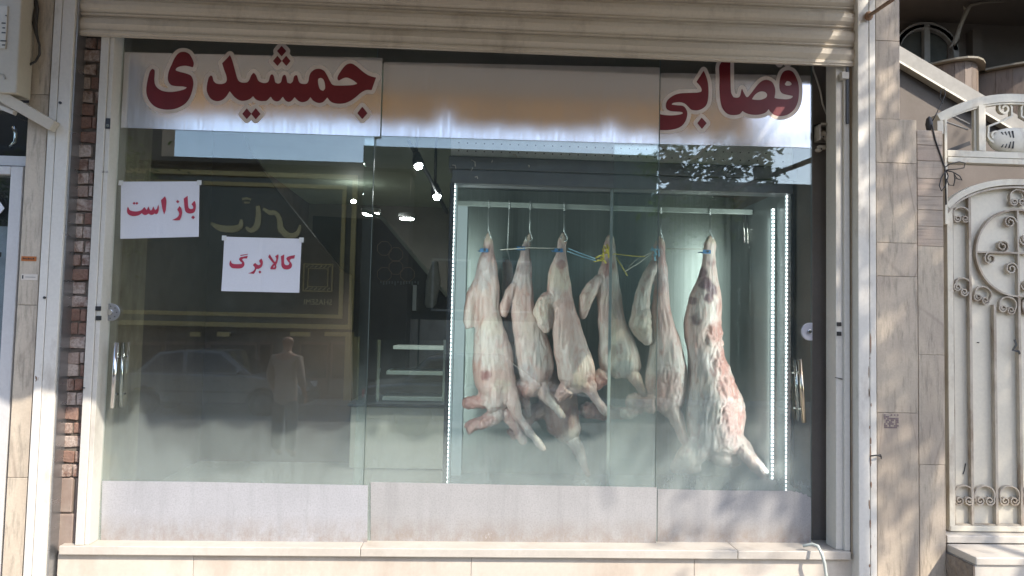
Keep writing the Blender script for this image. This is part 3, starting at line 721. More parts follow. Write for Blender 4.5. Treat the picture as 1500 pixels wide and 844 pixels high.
# front glass of the cabinet (two sliding leaves)
MB().box(cx0+.027, xs(905,CF), CF+.028, CF+.033, zbotc, zh0).build('cabinet_glass', CLEAR, cab)
MB().box(xs(895,CF), cx1-.031, CF+.036, CF+.041, zbotc, zh0).build('cabinet_glass', CLEAR, cab)
MB().box(xs(893,CF), xs(897,CF), CF+.020, CF+.027, zbotc, zh0).build('glass_stile', plain('pale_edge', (.3,.36,.34), .3), cab)
# peeling paint curls and drips on the header
for i, (px, py, l) in enumerate(((668,247,.03),(696,244,.045),(690,250,.02),(720,238,.014),(757,231,.03),(775,245,.012),(700,262,.02),(925,213,.02))):
    p = PX(px, py, CF-.028); a = rng.uniform(.6,2.4)
    MB().tube([p, p+Vector((math.cos(a)*l*.5, -.004, math.sin(a)*l*.5+.004)), p+Vector((math.cos(a+.5)*l, 0, math.sin(a+.5)*l))], .003, 5).build('peeling_flake', OFFW, cab)
# ---- flesh
FLESH, nt, nd, lk, b = newmat('carcass_flesh')
at_ = N(nt, 'ShaderNodeVertexColor'); at_.layer_name = 'tone'
co = coords(nt, (1,1,.30)); c3 = coords(nt)
n1 = nz(nt, co, 26, 7, .68, .9); n2 = nz(nt, co, 9, 6, .62, .7); n3 = nz(nt, c3, 70, 5, .7, .4); n4 = nz(nt, co, 14, 8, .75, 1.6)
c = at_.outputs['Color']
c = mixc(nt, ramp(nt, n2, .46, .66, 0, .4), c, (.58,.47,.43))          # fat cover
c = mixc(nt, ramp(nt, n1, .52, .66, 0, .55), c, (.36,.14,.12))          # meat showing through
c = mixc(nt, ramp(nt, n4, .60, .68, 0, .50), c, (.20,.09,.10))          # veins and bruises
c = mixc(nt, ramp(nt, n3, .55, .72, 0, .25), c, (.66,.58,.54))          # silverskin flecks
lk.new(c, b.inputs['Base Color']); b.inputs['Roughness'].default_value = .34
b.inputs['Subsurface Weight'].default_value = .12; b.inputs['Subsurface Radius'].default_value = (.03,.012,.008); b.inputs['Subsurface Scale'].default_value = .3
b.inputs['Coat Weight'].default_value = .35; b.inputs['Coat Roughness'].default_value = .25
bump(nt, math_(nt, 'ADD', math_(nt, 'ADD', n1, math_(nt, 'MULTIPLY', n3, .6)), n4), .7, .006, b)
WHT, PNK, REDD, PURP, FAT, GREY, DKR = (.57,.48,.44), (.55,.37,.33), (.42,.19,.16), (.14,.07,.09), (.60,.49,.40), (.42,.40,.41), (.24,.08,.08)
def carcass(idx, Yc, body, lobes, spots, label, hook, tagc, yscale=.72, seed=0, base=PNK, cord=None):
    """body: (py, pxl, pxr) rings; lobes: lists of (px, py, radius_px, dy); spots: (px, py, r, colour, strength)"""
    mb = MB(); D = Yc-CAM.y; m = D/F
    # densify the trunk rings
    ys_ = np.array([r[0] for r in body], float); L = np.array([r[1] for r in body], float); Rr = np.array([r[2] for r in body], float)
    yy = np.arange(ys_[0], ys_[-1]+.1, 5.0); LL = np.interp(yy, ys_, L); RR = np.interp(yy, ys_, Rr)
    k = np.array([.25,.5,.25])
    for _ in range(2):
        LL[1:-1] = LL[:-2]*.25+LL[1:-1]*.5+LL[2:]*.25; RR[1:-1] = RR[:-2]*.25+RR[1:-1]*.5+RR[2:]*.25
    n = 24; vs_ = []; fs_ = []
    for i, (y_, l, r) in enumerate(zip(yy, LL, RR)):
        c = PX((l+r)/2, y_, Yc); hw = (r-l)/2*m; f = min(1, (i+.6)/3, (len(yy)-i-.4)/4)
        hw *= math.sqrt(max(.05, f))
        for q in range(n):
            a = 2*math.pi*q/n
            vs_.append((c.x+hw*math.cos(a), Yc+hw*yscale*math.sin(a)*(1 if hw < .05 else .9), c.z))
    for i in range(len(yy)-1):
        for q in range(n): fs_.append((i*n+q, i*n+(q+1) % n, (i+1)*n+(q+1) % n, (i+1)*n+q))
    fs_ += [tuple(range(n-1,-1,-1)), tuple(range((len(yy)-1)*n, len(yy)*n))]
    mb.add(vs_, fs_)
    for lb in lobes:
        pts = []; rr = []
        for j in range(len(lb)-1):
            for s_ in range(5):
                f = s_/5; a, b_ = lb[j], lb[j+1]
                v = [a[i]*(1-f)+b_[i]*f for i in range(4)]; pts.append(PX(v[0], v[1], Yc+v[3])); rr.append(v[2]*m)
        v = lb[-1]; pts.append(PX(v[0], v[1], Yc+v[3])); rr.append(v[2]*m)
        rr[0] *= .6; rr[-1] *= .75; rr = [v*1.12 if v < .03 else v for v in rr]
        mb.tube(pts, rr, 14)
    me = bpy.data.meshes.new('raw'); me.from_pydata(mb.v, [], mb.f)
    o = bpy.data.objects.new('raw', me); COL.objects.link(o)
    r = o.modifiers.new('r', 'REMESH'); r.mode = 'VOXEL'; r.voxel_size = .0062
    s_ = o.modifiers.new('s', 'SMOOTH'); s_.iterations = 3; s_.factor = .5
    dg = bpy.context.evaluated_depsgraph_get(); ev = o.evaluated_get(dg)
    me2 = bpy.data.meshes.new_from_object(ev); bpy.data.objects.remove(o)
    nv = len(me2.vertices); co_ = np.empty(nv*3); me2.vertices.foreach_get('co', co_); co_ = co_.reshape(-1,3)
    nr = np.empty(nv*3); me2.vertex_normals.foreach_get('vector', nr); nr = nr.reshape(-1,3)
    col = np.ones((nv,4))
    inv = []
    for (sx_, sy_, sr, sc_, ss) in spots:
        p = PX(sx_, sy_, Yc); inv.append((p.x, p.z, sr*m, sc_, ss))
    for i in range(nv):
        p = Vector(co_[i]); q = Vector((p.x*1.0, p.y, p.z*.45))
        d = noise.noise(q*7+Vector((seed,0,0)))*.016 + noise.noise(q*18+Vector((0,seed,0)))*.008 + abs(noise.noise(Vector((p.x*34, p.y*34, p.z*7+seed))))*.008-.003
        for (ax, az_, ar, ac, as_) in inv:
            if ac in (REDD, FAT) and math.hypot(p.x-ax, p.z-az_) < ar*1.1:
                k__ = as_*(1.0 if ac is REDD or (idx in (3, 5) and ax < PX(808 if idx == 3 else 946, 450, Yc).x) else .25)
                d += k__*(abs(noise.noise(Vector((p.x*26, p.y*26, p.z*16+seed))))*.022-.006+noise.noise(p*60)*.004); break
        co_[i] += nr[i]*d
        c = np.array(base)
        wv = noise.noise(p*13+Vector((seed*2,0,0)))*.5+noise.noise(p*34)*.3
        t_ = noise.noise(Vector((p.x*5, p.y*5+seed, p.z*2.6)))
        c = c*(1-max(0,min(1,t_*1.8+.25)))+np.array(WHT)*max(0,min(1,t_*1.8+.25))
        for (ax, az_, ar, ac, as_) in inv:
            dd = math.hypot(p.x-ax, (p.z-az_))/ar + wv*.9
            f = max(0, min(1, (1.15-dd)*2.2))*as_
            if f > 0: c = c*(1-f)+np.array(ac)*f
        col[i,:3] = c
    me2.vertices.foreach_set('co', co_.ravel())
    cc = co_.mean(0); cc[2] = co_[:,2].min()
    me2.vertices.foreach_set('co', (co_-cc).ravel()); me2.update()
    ca = me2.color_attributes.new('tone', 'FLOAT_COLOR', 'POINT'); ca.data.foreach_set('color', col.ravel())
    me2.polygons.foreach_set('use_smooth', [True]*len(me2.polygons)); me2.materials.clear(); me2.materials.append(FLESH)
    me2.name = 'lamb_carcass'
    o = bpy.data.objects.new('lamb_carcass', me2); COL.objects.link(o); o.location = cc; WL[o] = Vector(cc)
    props(o, label, 'carcass', 'lamb carcasses hanging in the cabinet')
    if hook:
        p = PX(*hook, Yc); q = Vector((p.x, RY, rail_z))
        mb = MB(); top = [Vector((q.x, RY+.016*math.sin(a)*1.0-.004, q.z+.004+.03*math.cos(a))) for a in [k*math.pi/6 for k in range(-3,4)]]
        bot = [Vector((p.x+.022*math.cos(a), Yc-.01, p.z-.02+.022*math.sin(a))) for a in [k*math.pi/6 for k in range(0,-8,-1)]]
        mb.tube([top[0], top[2], top[4], Vector((q.x, RY-.024, q.z-.03))], .0055, 8)
        mb.tube([Vector((q.x, RY-.024, q.z-.03)), Vector((p.x, (RY+Yc)/2-.02, p.z+.03))]+bot, .0058, 8)
        props(mb.build('meat_hook', plain('hook_steel', (.46,.50,.50), .3, .6)), 'steel hook over the rail holding '+tagc[2], 'hook', 'meat hooks on the rail')
    if tagc[0]:
        p = PX(*tagc[1], Yc-.045); cm, ink = tagc[0]
        if ink:
            tg = MB().box(p.x-.028, p.x+.028, p.y-.010, p.y-.004, p.z-.013, p.z+.013).build('ear_tag', cm, o, .003)
            MB().box(p.x-.004, p.x+.012, p.y-.0116, p.y-.0102, p.z-.003, p.z+.008).build('tag_mark', BLACK, tg)
            MB().box(p.x+.000, p.x+.004, p.y-.0116, p.y-.0102, p.z-.008, p.z-.003).build('tag_mark', BLACK, tg)
            MB().tube([p+Vector((.02,0,0)), p+Vector((.04,.03,-.006)), p+Vector((.01,.09,0)), p+Vector((-.04,.05,0)), p], .003, 6).build('tie', cm, tg)
    return o
TB = plain('tag_blue', (.04,.16,.34), .4); TY = plain('tag_yellow', (.62,.50,.08), .5); TLB = plain('tag_pale_blue', (.25,.48,.62), .4)
carcass(1, 1.0, [(341,711,723),(355,709,723),(367,707,722),(385,700,727),(400,695,729),(420,690,732),(448,695,731),(472,695,738),(495,694,746),(519,693,752),(540,692,755),(560,694,755),(575,698,752),(590,706,748),(604,716,744)],
 [[(700,410,8,0),(692,430,9,-.01),(688,450,9,-.02),(686,470,9,-.02),(687,482,6,-.02)],
  [(742,545,13,0),(750,580,11,-.02),(758,608,8,-.03),(776,634,6,-.04),(797,660,4,-.05)],
  [(722,585,16,.0),(704,588,13,0),(690,590,10,0),(678,592,6,0)], [(735,600,12,.02),(715,615,12,.02),(698,622,10,.02),(684,630,7,.02)],
  [(728,560,15,-.03),(724,590,12,-.03),(712,600,8,-.03)], [(740,600,9,.03),(752,620,8,.03),(764,642,6,.03),(768,650,4,.03)]],
 [(712,455,20,PNK,.7),(722,478,16,FAT,.7),(712,547,9,DKR,.9),(690,590,18,REDD,.8),(702,618,22,REDD,.8),(714,372,14,PURP,.45),(708,400,22,GREY,.6),(718,520,26,WHT,.9),(735,565,12,FAT,.8),(780,640,20,GREY,.6),(745,635,14,REDD,.6),(716,348,10,FAT,.9),(728,500,10,WHT,.9)],
 'pale lamb carcass hanging leftmost in the cabinet, next to the pale side panel', (715,345), ((TB,True),(709,367),'the leftmost carcass'), seed=3)
carcass(2, 1.04, [(341,771,781),(355,767,779),(372,763,776),(391,757,778),(415,749,779),(434,748,781),(448,749,784),(462,751,792),(486,752,800),(519,756,811),(540,757,813),(556,760,810),(568,766,804),(578,774,800)],
 [[(756,415,7,-.01),(746,430,7,-.02),(739,448,7,-.03),(736,462,5,-.03)],
  [(792,560,12,-.01),(800,578,10,-.02),(812,596,6,-.03),(827,612,3.5,-.04)],
  [(765,560,13,0),(756,574,11,.02),(752,584,7,.02)], [(768,570,10,.02),(770,590,7,.02),(774,612,4,.02)], [(790,555,14,-.02),(776,572,12,-.01),(764,580,8,0)]],
 [(770,372,16,PURP,.55),(763,405,18,GREY,.55),(766,395,9,PURP,.5),(773,450,22,PNK,.9),(780,480,20,FAT,.5),(795,525,24,WHT,.8),(770,548,18,GREY,.6),(738,455,13,PNK,.9),(776,346,9,FAT,.9),(764,580,16,REDD,.7),(815,598,16,GREY,.5),(800,550,9,DKR,.4)],
 'lamb carcass second from the cabinet side panel, thin hock bare below blue tag', (775,345), ((TB,True),(763,364),'the second carcass'), seed=11)
carcass(3, .98, [(341,818,833),(355,816,832),(367,815,830),(389,808,834),(403,802,835),(424,799,838),(443,802,840),(462,804,845),(486,808,853),(519,812,868),(535,814,874),(552,815,874),(566,820,868),(578,830,862)],
 [[(805,432,10,0),(797,442,12,-.02),(793,458,13,-.03),(796,474,11,-.03),(801,488,6,-.02)],
  [(852,556,13,-.01),(864,572,10,-.02),(875,590,7,-.04),(889,608,4,-.05)],
  [(832,566,14,0),(822,578,11,.02),(814,586,7,.02)], [(862,560,11,-.01),(868,568,9,.0),(872,572,5,.0)]],
 [(822,372,14,PURP,.35),(820,410,20,FAT,.9),(812,432,12,WHT,.9),(795,455,20,FAT,.8),(820,460,18,PNK,.9),(833,448,8,REDD,.4),(845,555,14,FAT,.6),(845,530,24,WHT,.6),(823,576,16,REDD,.6),(875,590,18,PURP,.35),(825,348,9,FAT,.9),(821,388,7,DKR,.7),(866,556,8,REDD,.6)],
 'lamb carcass third from the cabinet side panel, creased yellowish fat at its rump', (826,345), ((TB,True),(818,367),'the third carcass'), seed=23)
carcass(4, 1.02, [(346,889,900),(360,886,900),(376,883,901),(388,881,903),(400,875,905),(422,872,909),(440,873,911),(462,875,916),(486,877,924),(519,877,937),(535,877,939),(548,880,938),(560,890,930)],
 [[(880,405,7,-.01),(868,420,10,-.02),(860,438,10,-.03),(854,456,7,-.03),(853,468,3,-.03)],
  [(918,540,12,-.01),(931,556,9,-.02),(942,574,6,-.03),(957,596,3.5,-.04)],
  [(888,548,14,.0),(876,558,12,.01),(868,566,8,.02)]],
 [(890,390,9,DKR,.85),(887,401,6,DKR,.8),(894,376,12,GREY,.5),(862,440,18,FAT,.7),(892,450,26,PNK,.8),(885,440,8,FAT,.5),(895,530,20,WHT,.5),(910,543,14,GREY,.7),(875,560,14,REDD,.7),(940,574,20,PURP,.5),(893,512,10,DKR,.45),(895,350,9,FAT,.9),(896,415,14,GREY,.4)],
 'lamb carcass fourth from the cabinet side panel, tied at the hock with yellow tape', (893,348), (None,(0,0),'the fourth carcass'), seed=37)
carcass(5, 1.0, [(346,963,973),(360,959,973),(374,956,974),(393,955,978),(415,957,981),(438,956,982),(462,954,985),(486,953,992),(519,950,1003),(545,946,1008),(570,945,1008),(585,948,1006),(600,956,998),(612,966,994)],
 [[(960,385,7,0),(950,402,9,-.01),(942,425,12,-.02),(937,450,12,-.03),(938,475,16,-.03),(944,492,12,-.03),(951,505,5,-.03)],
  [(982,595,12,-.01),(990,612,10,-.02),(1000,640,6,-.03),(1017,668,3.5,-.05)],
  [(958,590,16,0),(944,590,14,.01),(930,588,12,.02),(918,586,8,.02)], [(940,598,10,.03),(920,606,9,.03),(908,604,6,.03)]],
 [(968,380,12,PURP,.4),(962,368,8,TB and GREY,.4),(967,410,18,GREY,.5),(938,475,20,FAT,.5),(970,450,16,PNK,.9),(975,560,24,REDD,.45),(958,530,22,WHT,.7),(986,610,18,FAT,.5),(935,592,22,REDD,.7),(948,585,20,REDD,.5),(1006,655,20,DKR,.3),(967,352,9,FAT,.9)],
 'lamb carcass behind the meeting edge of two panes, its shaggy lobe hanging low', (967,349), ((TLB,False),(958,368),'the fifth carcass'), seed=41)
carcass(6, .98, [(345,1033,1049),(358,1031,1050),(370,1031,1049),(386,1030,1051),(400,1023,1053),(424,1013,1056),(448,1004,1056),(472,1001,1056),(495,1005,1058),(519,1007,1062),(541,1006,1070),(560,1005,1078),(582,1004,1089),(609,1003,1094),(636,1005,1091),(653,1007,1090),(667,1016,1090),(678,1034,1082)],
 [[(1070,640,18,0),(1088,656,15,-.05),(1102,674,10,-.14),(1118,696,7.5,-.26),(1136,716,6,-.42)],
  [(1030,640,22,0),(1016,664,20,-.01),(1004,676,17,-.02),(992,682,12,-.02),(984,680,8,-.02)], [(1020,660,14,-.03),(1002,668,12,-.04),(1012,686,10,-.03),(1026,684,9,-.02)],
  [(1040,660,16,-.01),(1060,672,13,-.02),(1085,676,9,-.02)]],
 [(1030,415,12,PURP,.95),(1040,425,9,PURP,.9),(1025,400,10,PURP,.85),(1033,438,8,PURP,.9),(1012,440,6,PURP,.8),(1017,468,10,PURP,.8),(1040,385,8,PURP,.5),(1048,410,9,WHT,.8),(1030,460,16,WHT,.8),(1045,490,18,REDD,.9),(1055,530,18,REDD,.9),(1062,565,20,REDD,.85),(1068,600,22,REDD,.85),(1062,640,20,REDD,.6),(1062,620,18,REDD,.7),(1018,530,24,GREY,.5),(1016,590,26,GREY,.6),(1022,640,22,GREY,.5),(1083,590,10,WHT,.7),(1050,665,18,WHT,.8),(1000,676,26,FAT,.5),(1005,690,10,REDD,.5),(1110,690,26,GREY,.75),(1085,650,16,WHT,.6),(1040,350,12,FAT,.9),(1040,375,10,WHT,.7)],
 'largest lamb carcass, rightmost in the cabinet, dark bruised hock and red flank', (1040,347), ((TB,True),(1035,369),'the rightmost carcass'), seed=57)
carcass(7, 1.24, [(500,742,752),(560,785,840),(580,786,846),(600,790,848),(620,796,850),(640,804,850),(652,816,848)],
 [[(800,600,15,0),(778,605,13,0),(760,628,11,0),(745,638,9,0)], [(836,640,11,0),(848,660,8,0),(856,680,5,0),(863,698,3,0)], [(830,600,12,0),(842,620,8,0),(846,632,6,0)],
  [(760,500,10,0),(770,540,22,0),(800,570,26,0)], [(742,380,6,0),(744,420,9,0),(756,500,14,0)], [(850,600,12,.02),(885,604,11,.02),(925,606,9,.02)]],
 [(760,632,20,REDD,.7),(815,590,40,PNK,.8),(845,660,20,GREY,.5),(880,604,26,REDD,.8),(840,610,16,DKR,.5)],
 'smaller lamb carcass hanging at the back of the cabinet, mostly hidden by the others', (742,376), (None,(0,0),'the carcass at the back'), seed=71, base=(.44,.24,.20))
# ties and strings between the hocks
mb = MB().tube([PX(733,366,.94), PX(775,363,.94), PX(818,364,.93)], .003, 6).build('white_string', CABLEW); props(mb, 'pale string running from the second to the third hock tag', 'string')
o = MB().tube([PX(833,364,.93), PX(850,371,.93), PX(872,379,.93)], .0035, 6).tube([PX(831,368,.93), PX(855,377,.93), PX(873,382,.93)], .003, 6).build('blue_string', TLB); props(o, 'doubled pale blue string reaching to the yellow tied hock', 'string')
mb = MB()
for (a, b_) in (((884,360),(890,372)),((886,372),(893,362)),((872,378),(884,374)),((870,383),(883,382)),((880,378),(888,386)),((883,364),(884,380)),((889,358),(892,378))):
    A = PX(*a, .945); B = PX(*b_, .935); mb.strip([A, A.lerp(B,.5)+Vector((0,-.012,.004)), B], .004, .012)
mb.tube([PX(884,376,.95), PX(900,372,.95), PX(925,375,.95), PX(945,376,.95)], .003, 6).tube([PX(902,376,.94), PX(912,392,.94), PX(919,404,.94)], .003, 6)
props(mb.build('yellow_tie', TY), 'knotted yellow tape round the hock of the fourth carcass', 'tie')
mb = MB().tube([PX(915,398,.94), PX(935,386,.94), PX(953,372,.94)], .0035, 6).tube([PX(920,392,.96), PX(935,378,.96), PX(955,370,.96)], .002, 6)
props(mb.build('white_string', CABLEW), 'loose white string dangling between fourth and fifth hocks', 'string')
o = MB().tube([PX(976,364.5,.95), PX(1030,365,.95)], .0024, 6).build('white_string', CABLEW); props(o, 'thin taut string from the fifth to the rightmost hock', 'string')
mb = MB()
for (a, b_) in (((955,362),(962,374)),((953,366),(966,366)),((958,372),(960,382)),((963,360),(965,376))):
    A = PX(*a, .935); B = PX(*b_, .93); mb.strip([A, A.lerp(B,.5)+Vector((0,-.01,0)), B], .004, .012)
props(mb.build('blue_tie', TLB), 'knotted pale blue tape round the hock of the fifth carcass', 'tie')
# ================================================================== SHOP INTERIOR
IX0, IX1, IY1, IZ1 = xs(148,0)-.35, xs(1224,.15)+.0, 6.2, 3.42
def S(mb, name, mat, parent=None, kind='structure'):
    o = mb.build(name, mat, parent); o['kind'] = kind; return o
INW = surf('interior_wall_tile', (.16,.15,.12), (.12,.115,.095), .45, 2, bmp=.05)
INB = surf('interior_brown_wall', (.13,.095,.075), (.095,.07,.055), .6, 3, bmp=.1, rnd=False)
S(MB().box(IX0, IX1, .30, IY1, ZS-.12, ZS-.03), 'shop_floor', surf('floor_tile', (.30,.29,.26), (.24,.23,.21), .35, 2, bmp=.05))
S(MB().box(IX0, IX1, .22, IY1, IZ1, IZ1+.1), 'shop_ceiling', surf('green_white_ceiling', (.26,.30,.24), (.22,.26,.21), .7, 1.5, bmp=.03))
S(MB().box(IX0-.1, IX0, .20, IY1, ZS-.12, IZ1+.3), 'shop_side_wall', INB)
S(MB().box(IX1, IX1+.1, .125, IY1, ZS-.12, IZ1+.3), 'shop_side_wall', INB)
S(MB().box(IX0, IX1, IY1, IY1+.1, ZS-.12, IZ1+.1), 'shop_back_wall', INW)
S(MB().box(IX0, IX1, .20, .30, 3.27, 4.3), 'shop_lintel', surf('lintel_brown', (.22,.18,.15), (.18,.15,.12), .7, 3))
# bright scar of plaster on the right reveal
p = PX(1207, 690, .6)
n = 14; mb = MB(); pts = [(.6+.055*math.cos(2*math.pi*k/n)*rng.uniform(.7,1.1), p.z+.10*math.sin(2*math.pi*k/n)*rng.uniform(.8,1.1)) for k in range(n)]
mb.profx(pts, IX1-.003, IX1-.0005); props(mb.build('plaster_patch', plain('bare_plaster', (.25,.21,.18), .8)), 'pale scar of bare plaster on the dark side wall by the right post', 'plaster patch')
# reveal beside the left post
MB().box(xs(148,.1)-.05, xs(151,.1), .095, .6, ZS, 3.6).build('window_reveal', surf('tan_jamb', (.24,.20,.13), (.16,.12,.08), .6, 14, (1,1,.4)))['kind'] = 'structure'
# dark partition behind the left pane, its top cut on a slope
q = [PX(100,150,2.5), PX(340,150,2.5), PX(362,215,2.5), PX(405,277,2.5), PX(502,398,2.5), PX(512,402,2.5), PX(512,800,2.5), PX(100,800,2.5)]
props(MB().prism([(v.x, max(v.z, ZS-.1)) for v in q], 2.5, 2.6).build('dark_partition', INB), 'dark brown partition with a sloping top edge behind the left pane', 'partition')
# slanted soffit of the stair that climbs behind the display window
A_, B_, C_, D_ = PX(560,322,3.6), PX(655,436,3.6), PX(655,520,3.6), PX(530,520,3.6)
t = thing('sloped_bulkhead', (B_.x, 3.6, ZS), 'dark sloping stair bulkhead crossing the back of the shop left of the cabinet', 'bulkhead')
BH = surf('bulkhead_dark', (.07,.065,.055), (.05,.045,.04), .6, 3)
MB().prism([(A_.x,A_.z),(B_.x,B_.z),(B_.x,ZS),(A_.x-.7,ZS),(A_.x-.7,A_.z+.02)], 3.6, 3.75).build('bulkhead_face', BH, t)
MB().strip([A_+Vector((-.2,-.03,.09)), A_+Vector((0,-.03,.015)), B_+Vector((0,-.03,.015))], .05, .035).build('bulkhead_trim', plain('trim_light', (.30,.33,.28), .5), t)
# hexagon tiles and a lettered strip on it
def ring(mb, c, r, w_, y_, n=6, a0=0):
    for k in range(n):
        a, b_ = a0+2*math.pi*k/n, a0+2*math.pi*(k+1)/n
        mb.strip([Vector((c.x+r*math.cos(a), y_, c.z+r*math.sin(a))), Vector((c.x+r*math.cos(b_), y_, c.z+r*math.sin(b_)))], .006, w_)
gold_dim = plain('dim_bronze_lines', (.30,.22,.16), .4, .6)
for (a, b_) in ((580,373),(580,392),(563,402),(597,402),(563,364)):
    mb = MB(); ring(mb, PX(a,b_,3.58), .075, .006, 3.575, 8, math.pi/8); mb.build('ornament_ring', gold_dim, t)
mb = MB()
for k in range(14):
    p = PX(558+k*4.2, 413+(k*7 % 3), 3.58); mb.box(p.x-.008, p.x+.006, 3.57, 3.58, p.z-.012-(k % 2)*.01, p.z+.008+(k % 3)*.006)
mb.build('small_lettering', plain('dim_letters', (.22,.24,.24), .5), t)
# white apron / bag hanging on the bulkhead
p = PX(636, 392, 3.4); q = PX(631, 430, 3.4)
mb = MB(); prof = [(0,.030,.01),( .08,.045,.03),(.2,.07,.045),(.33,.06,.05),(.42,.055,.045),(.46,.03,.02)]
vs_ = []; n = 12
for h, rx, ry in prof:
    for k in range(n):
        a = 2*math.pi*k/n; vs_.append((p.x-.07*h*1.2+rx*math.cos(a)*(1+.25*math.cos(3*a)), 3.4+ry*math.sin(a), p.z+.06-h))
fs_ = [(i*n+k, i*n+(k+1) % n, (i+1)*n+(k+1) % n, (i+1)*n+k) for i in range(len(prof)-1) for k in range(n)]+[tuple(range(n)), tuple(range(len(vs_)-1, len(vs_)-n-1, -1))]
t2 = mb.add(vs_, fs_, True).build('hanging_cloth', plain('grey_cloth', (.30,.31,.30), .85)); props(t2, 'crumpled pale cloth hanging inside the shop just left of the cabinet', 'cloth')
mb = MB().box(*(lambda a, b_: (a.x-.018, a.x+.018, 3.35, 3.42, b_.z, a.z))(PX(608,418,3.38), PX(607,455,3.38)))
props(mb.build('paper_roll', plain('white_card', (.55,.58,.60), .5)), 'narrow white upright strip on the wall inside the shop', 'wall strip')
# ceiling track with spotlights, recessed downlights
LAMP = newmat('lit_lamp')[0]; b = LAMP.node_tree.nodes['Principled BSDF']; b.inputs['Emission Color'].default_value = (.88,.95,1,1); b.inputs['Emission Strength'].default_value = 45
def lamplight(loc, e, r=.05, name='lamp_light', spot=None):
    ld = bpy.data.lights.new(name, 'SPOT' if spot else 'POINT'); ld.energy = e
    if spot: ld.spot_size = R(spot); ld.spot_blend = .6
    if True: pass
    ld.use_shadow = True; ld.shadow_soft_size = r; ld.color = (.90,.97,.95)
    lo = bpy.data.objects.new(name, ld); COL.objects.link(lo); lo.location = loc; return lo
for k, (px, py, Y) in enumerate(((613,243,1.5),(640,288,1.9))):
    p = PX(px, py, Y)
    t = thing('ceiling_spotlight', (p.x, p.y, p.z), ('larger lit spotlight on the ceiling track, nearer the silver band', 'smaller lit spotlight on the ceiling track, nearer the cabinet')[k], 'spotlight', 'spotlights on the ceiling track')
    c = p+Vector((-.02, .04, .10))
    MB().tube([p+Vector((0,.005,.01)), p+Vector((-.01,.02,.05)), c], [.045,.04,.028], 14).build('lamp_shade', DARKM, t)
    MB().ball(p, (.030,.018,.030), 12).build('bulb', LAMP, t)
    MB().tube([c, c+Vector((0,0,max(.02, IZ1-c.z-.02)))], .012, 8).build('stem', DARKM, t)
    lamplight(p+Vector((0,-.06,-.06)), 26, .04, 'spotlight_light', 120)
a, b_ = PX(598,206,1.45), PX(655,312,2.05)
props(MB().tube([a, PX(628,258,1.75), b_], .016, 6).build('light_track', DARKM), 'dark ceiling track carrying the two small spotlights', 'light track')
for k, (px, py, Y, rx) in enumerate(((543,313,4.0,.085),(596,320,4.3,.075))):
    p = PX(px, py, Y)
    t = thing('ceiling_downlight', (p.x, p.y, p.z), ('brightest round ceiling downlight, seen through the overlap of two panes', 'second round ceiling downlight, just right of the brightest one')[k], 'downlight', 'round downlights')
    MB().tube([p+Vector((0,0,.0)), p+Vector((0,0,.05))], rx+.02, 20).build('rim', plain('lamp_rim', (.5,.5,.5), .4), t)
    MB().tube([p+Vector((0,0,-.012)), p+Vector((0,0,-.001))], rx, 20).build('diffuser', LAMP, t)
    lamplight(p+Vector((0,0,-.12)), 45, .08, 'downlight_light', 130)
p = PX(518,295,4.6); t = props(MB().ball(p, (.03,.03,.02), 10).build('small_lamp', LAMP), 'tiny lit lamp beyond the gold frame edge of the reflected sign', 'lamp')
# serving counter with a glass display on top
c0, c1 = PX(514, 590, 2.2), PX(641, 706, 2.2)
t = thing('shop_counter', ((c0.x+c1.x)/2, 2.4, ZS-.03), 'cream fronted shop counter with a glass display on top, left of the cabinet', 'counter')
CC = surf('cream_counter', (.74,.74,.64), (.68,.68,.58), .4, 2, bmp=.05)
MB().box(c0.x, c1.x+.4, 2.2, 2.9, ZS-.02, c0.z-.03).build('counter_body', CC, t, .008)
MB().box(c0.x-.02, c1.x+.42, 2.17, 2.92, c0.z-.028, c0.z).build('counter_top', DARKM, t, .005)
for k, (pa, pb, py) in enumerate(((576,645,509),(566,645,546),(560,645,584))):
    a, b_ = PX(pa, py, 2.35), PX(pb, py, 2.35); MB().box(a.x, b_.x+.2, 2.35, 2.75, a.z-.014, a.z+.014).build('shelf', plain('shelf_white', (.34,.37,.37), .3), t)
MB().box(PX(552,505,2.33).x, PX(645,505,2.33).x+.2, 2.30, 2.305, c0.z+.002, PX(600,498,2.33).z).build('display_glass', CLEAR, t)
for px in (556, 652): MB().box(PX(px,500,2.32).x-.012, PX(px,500,2.32).x+.012, 2.31, 2.36, c0.z+.002, PX(px,498,2.33).z).build('display_post', CHROME, t)
# wall phone box, switches at the right reveal
p = PX(1203, 204, .16)
t = thing('junction_box', (IX1-.0, .2, p.z-.06), 'open electrical box with loose sockets and wires beside the right post', 'junction box')
JB = surf('old_plastic', (.42,.38,.31), (.33,.29,.24), .55, 12)
a, b_ = PX(1193,184,.16), PX(1219,209,.16)
fr = MB()
fr.box(a.x, a.x+.010, .10, .17, b_.z, a.z).box(a.x, b_.x, .10, .17, a.z-.010, a.z).box(a.x, b_.x, .16, .17, b_.z, a.z)
fr.build('box_shell', JB, t)
for (px, py, rx, rz) in ((1206,197,.030,.022),(1214,192,.018,.018),(1204,216,.032,.014),(1199,220,.02,.012),(1212,203,.02,.014)):
    q = PX(px, py, .13); MB().ball((q.x, .13, q.z), (rx,.022,rz), 10).build('socket', JB, t)
for (px, py) in ((1207,200),(1204,218)):
    q = PX(px, py, .10); MB().ball((q.x, .105, q.z), .005, 6).build('socket_hole', BLACK, t)
MB().tube([PX(1214,200,.12), PX(1220,208,.10), PX(1222,196,.11), PX(1216,186,.13)], .004, 6).build('loose_wire', CABLEB, t)
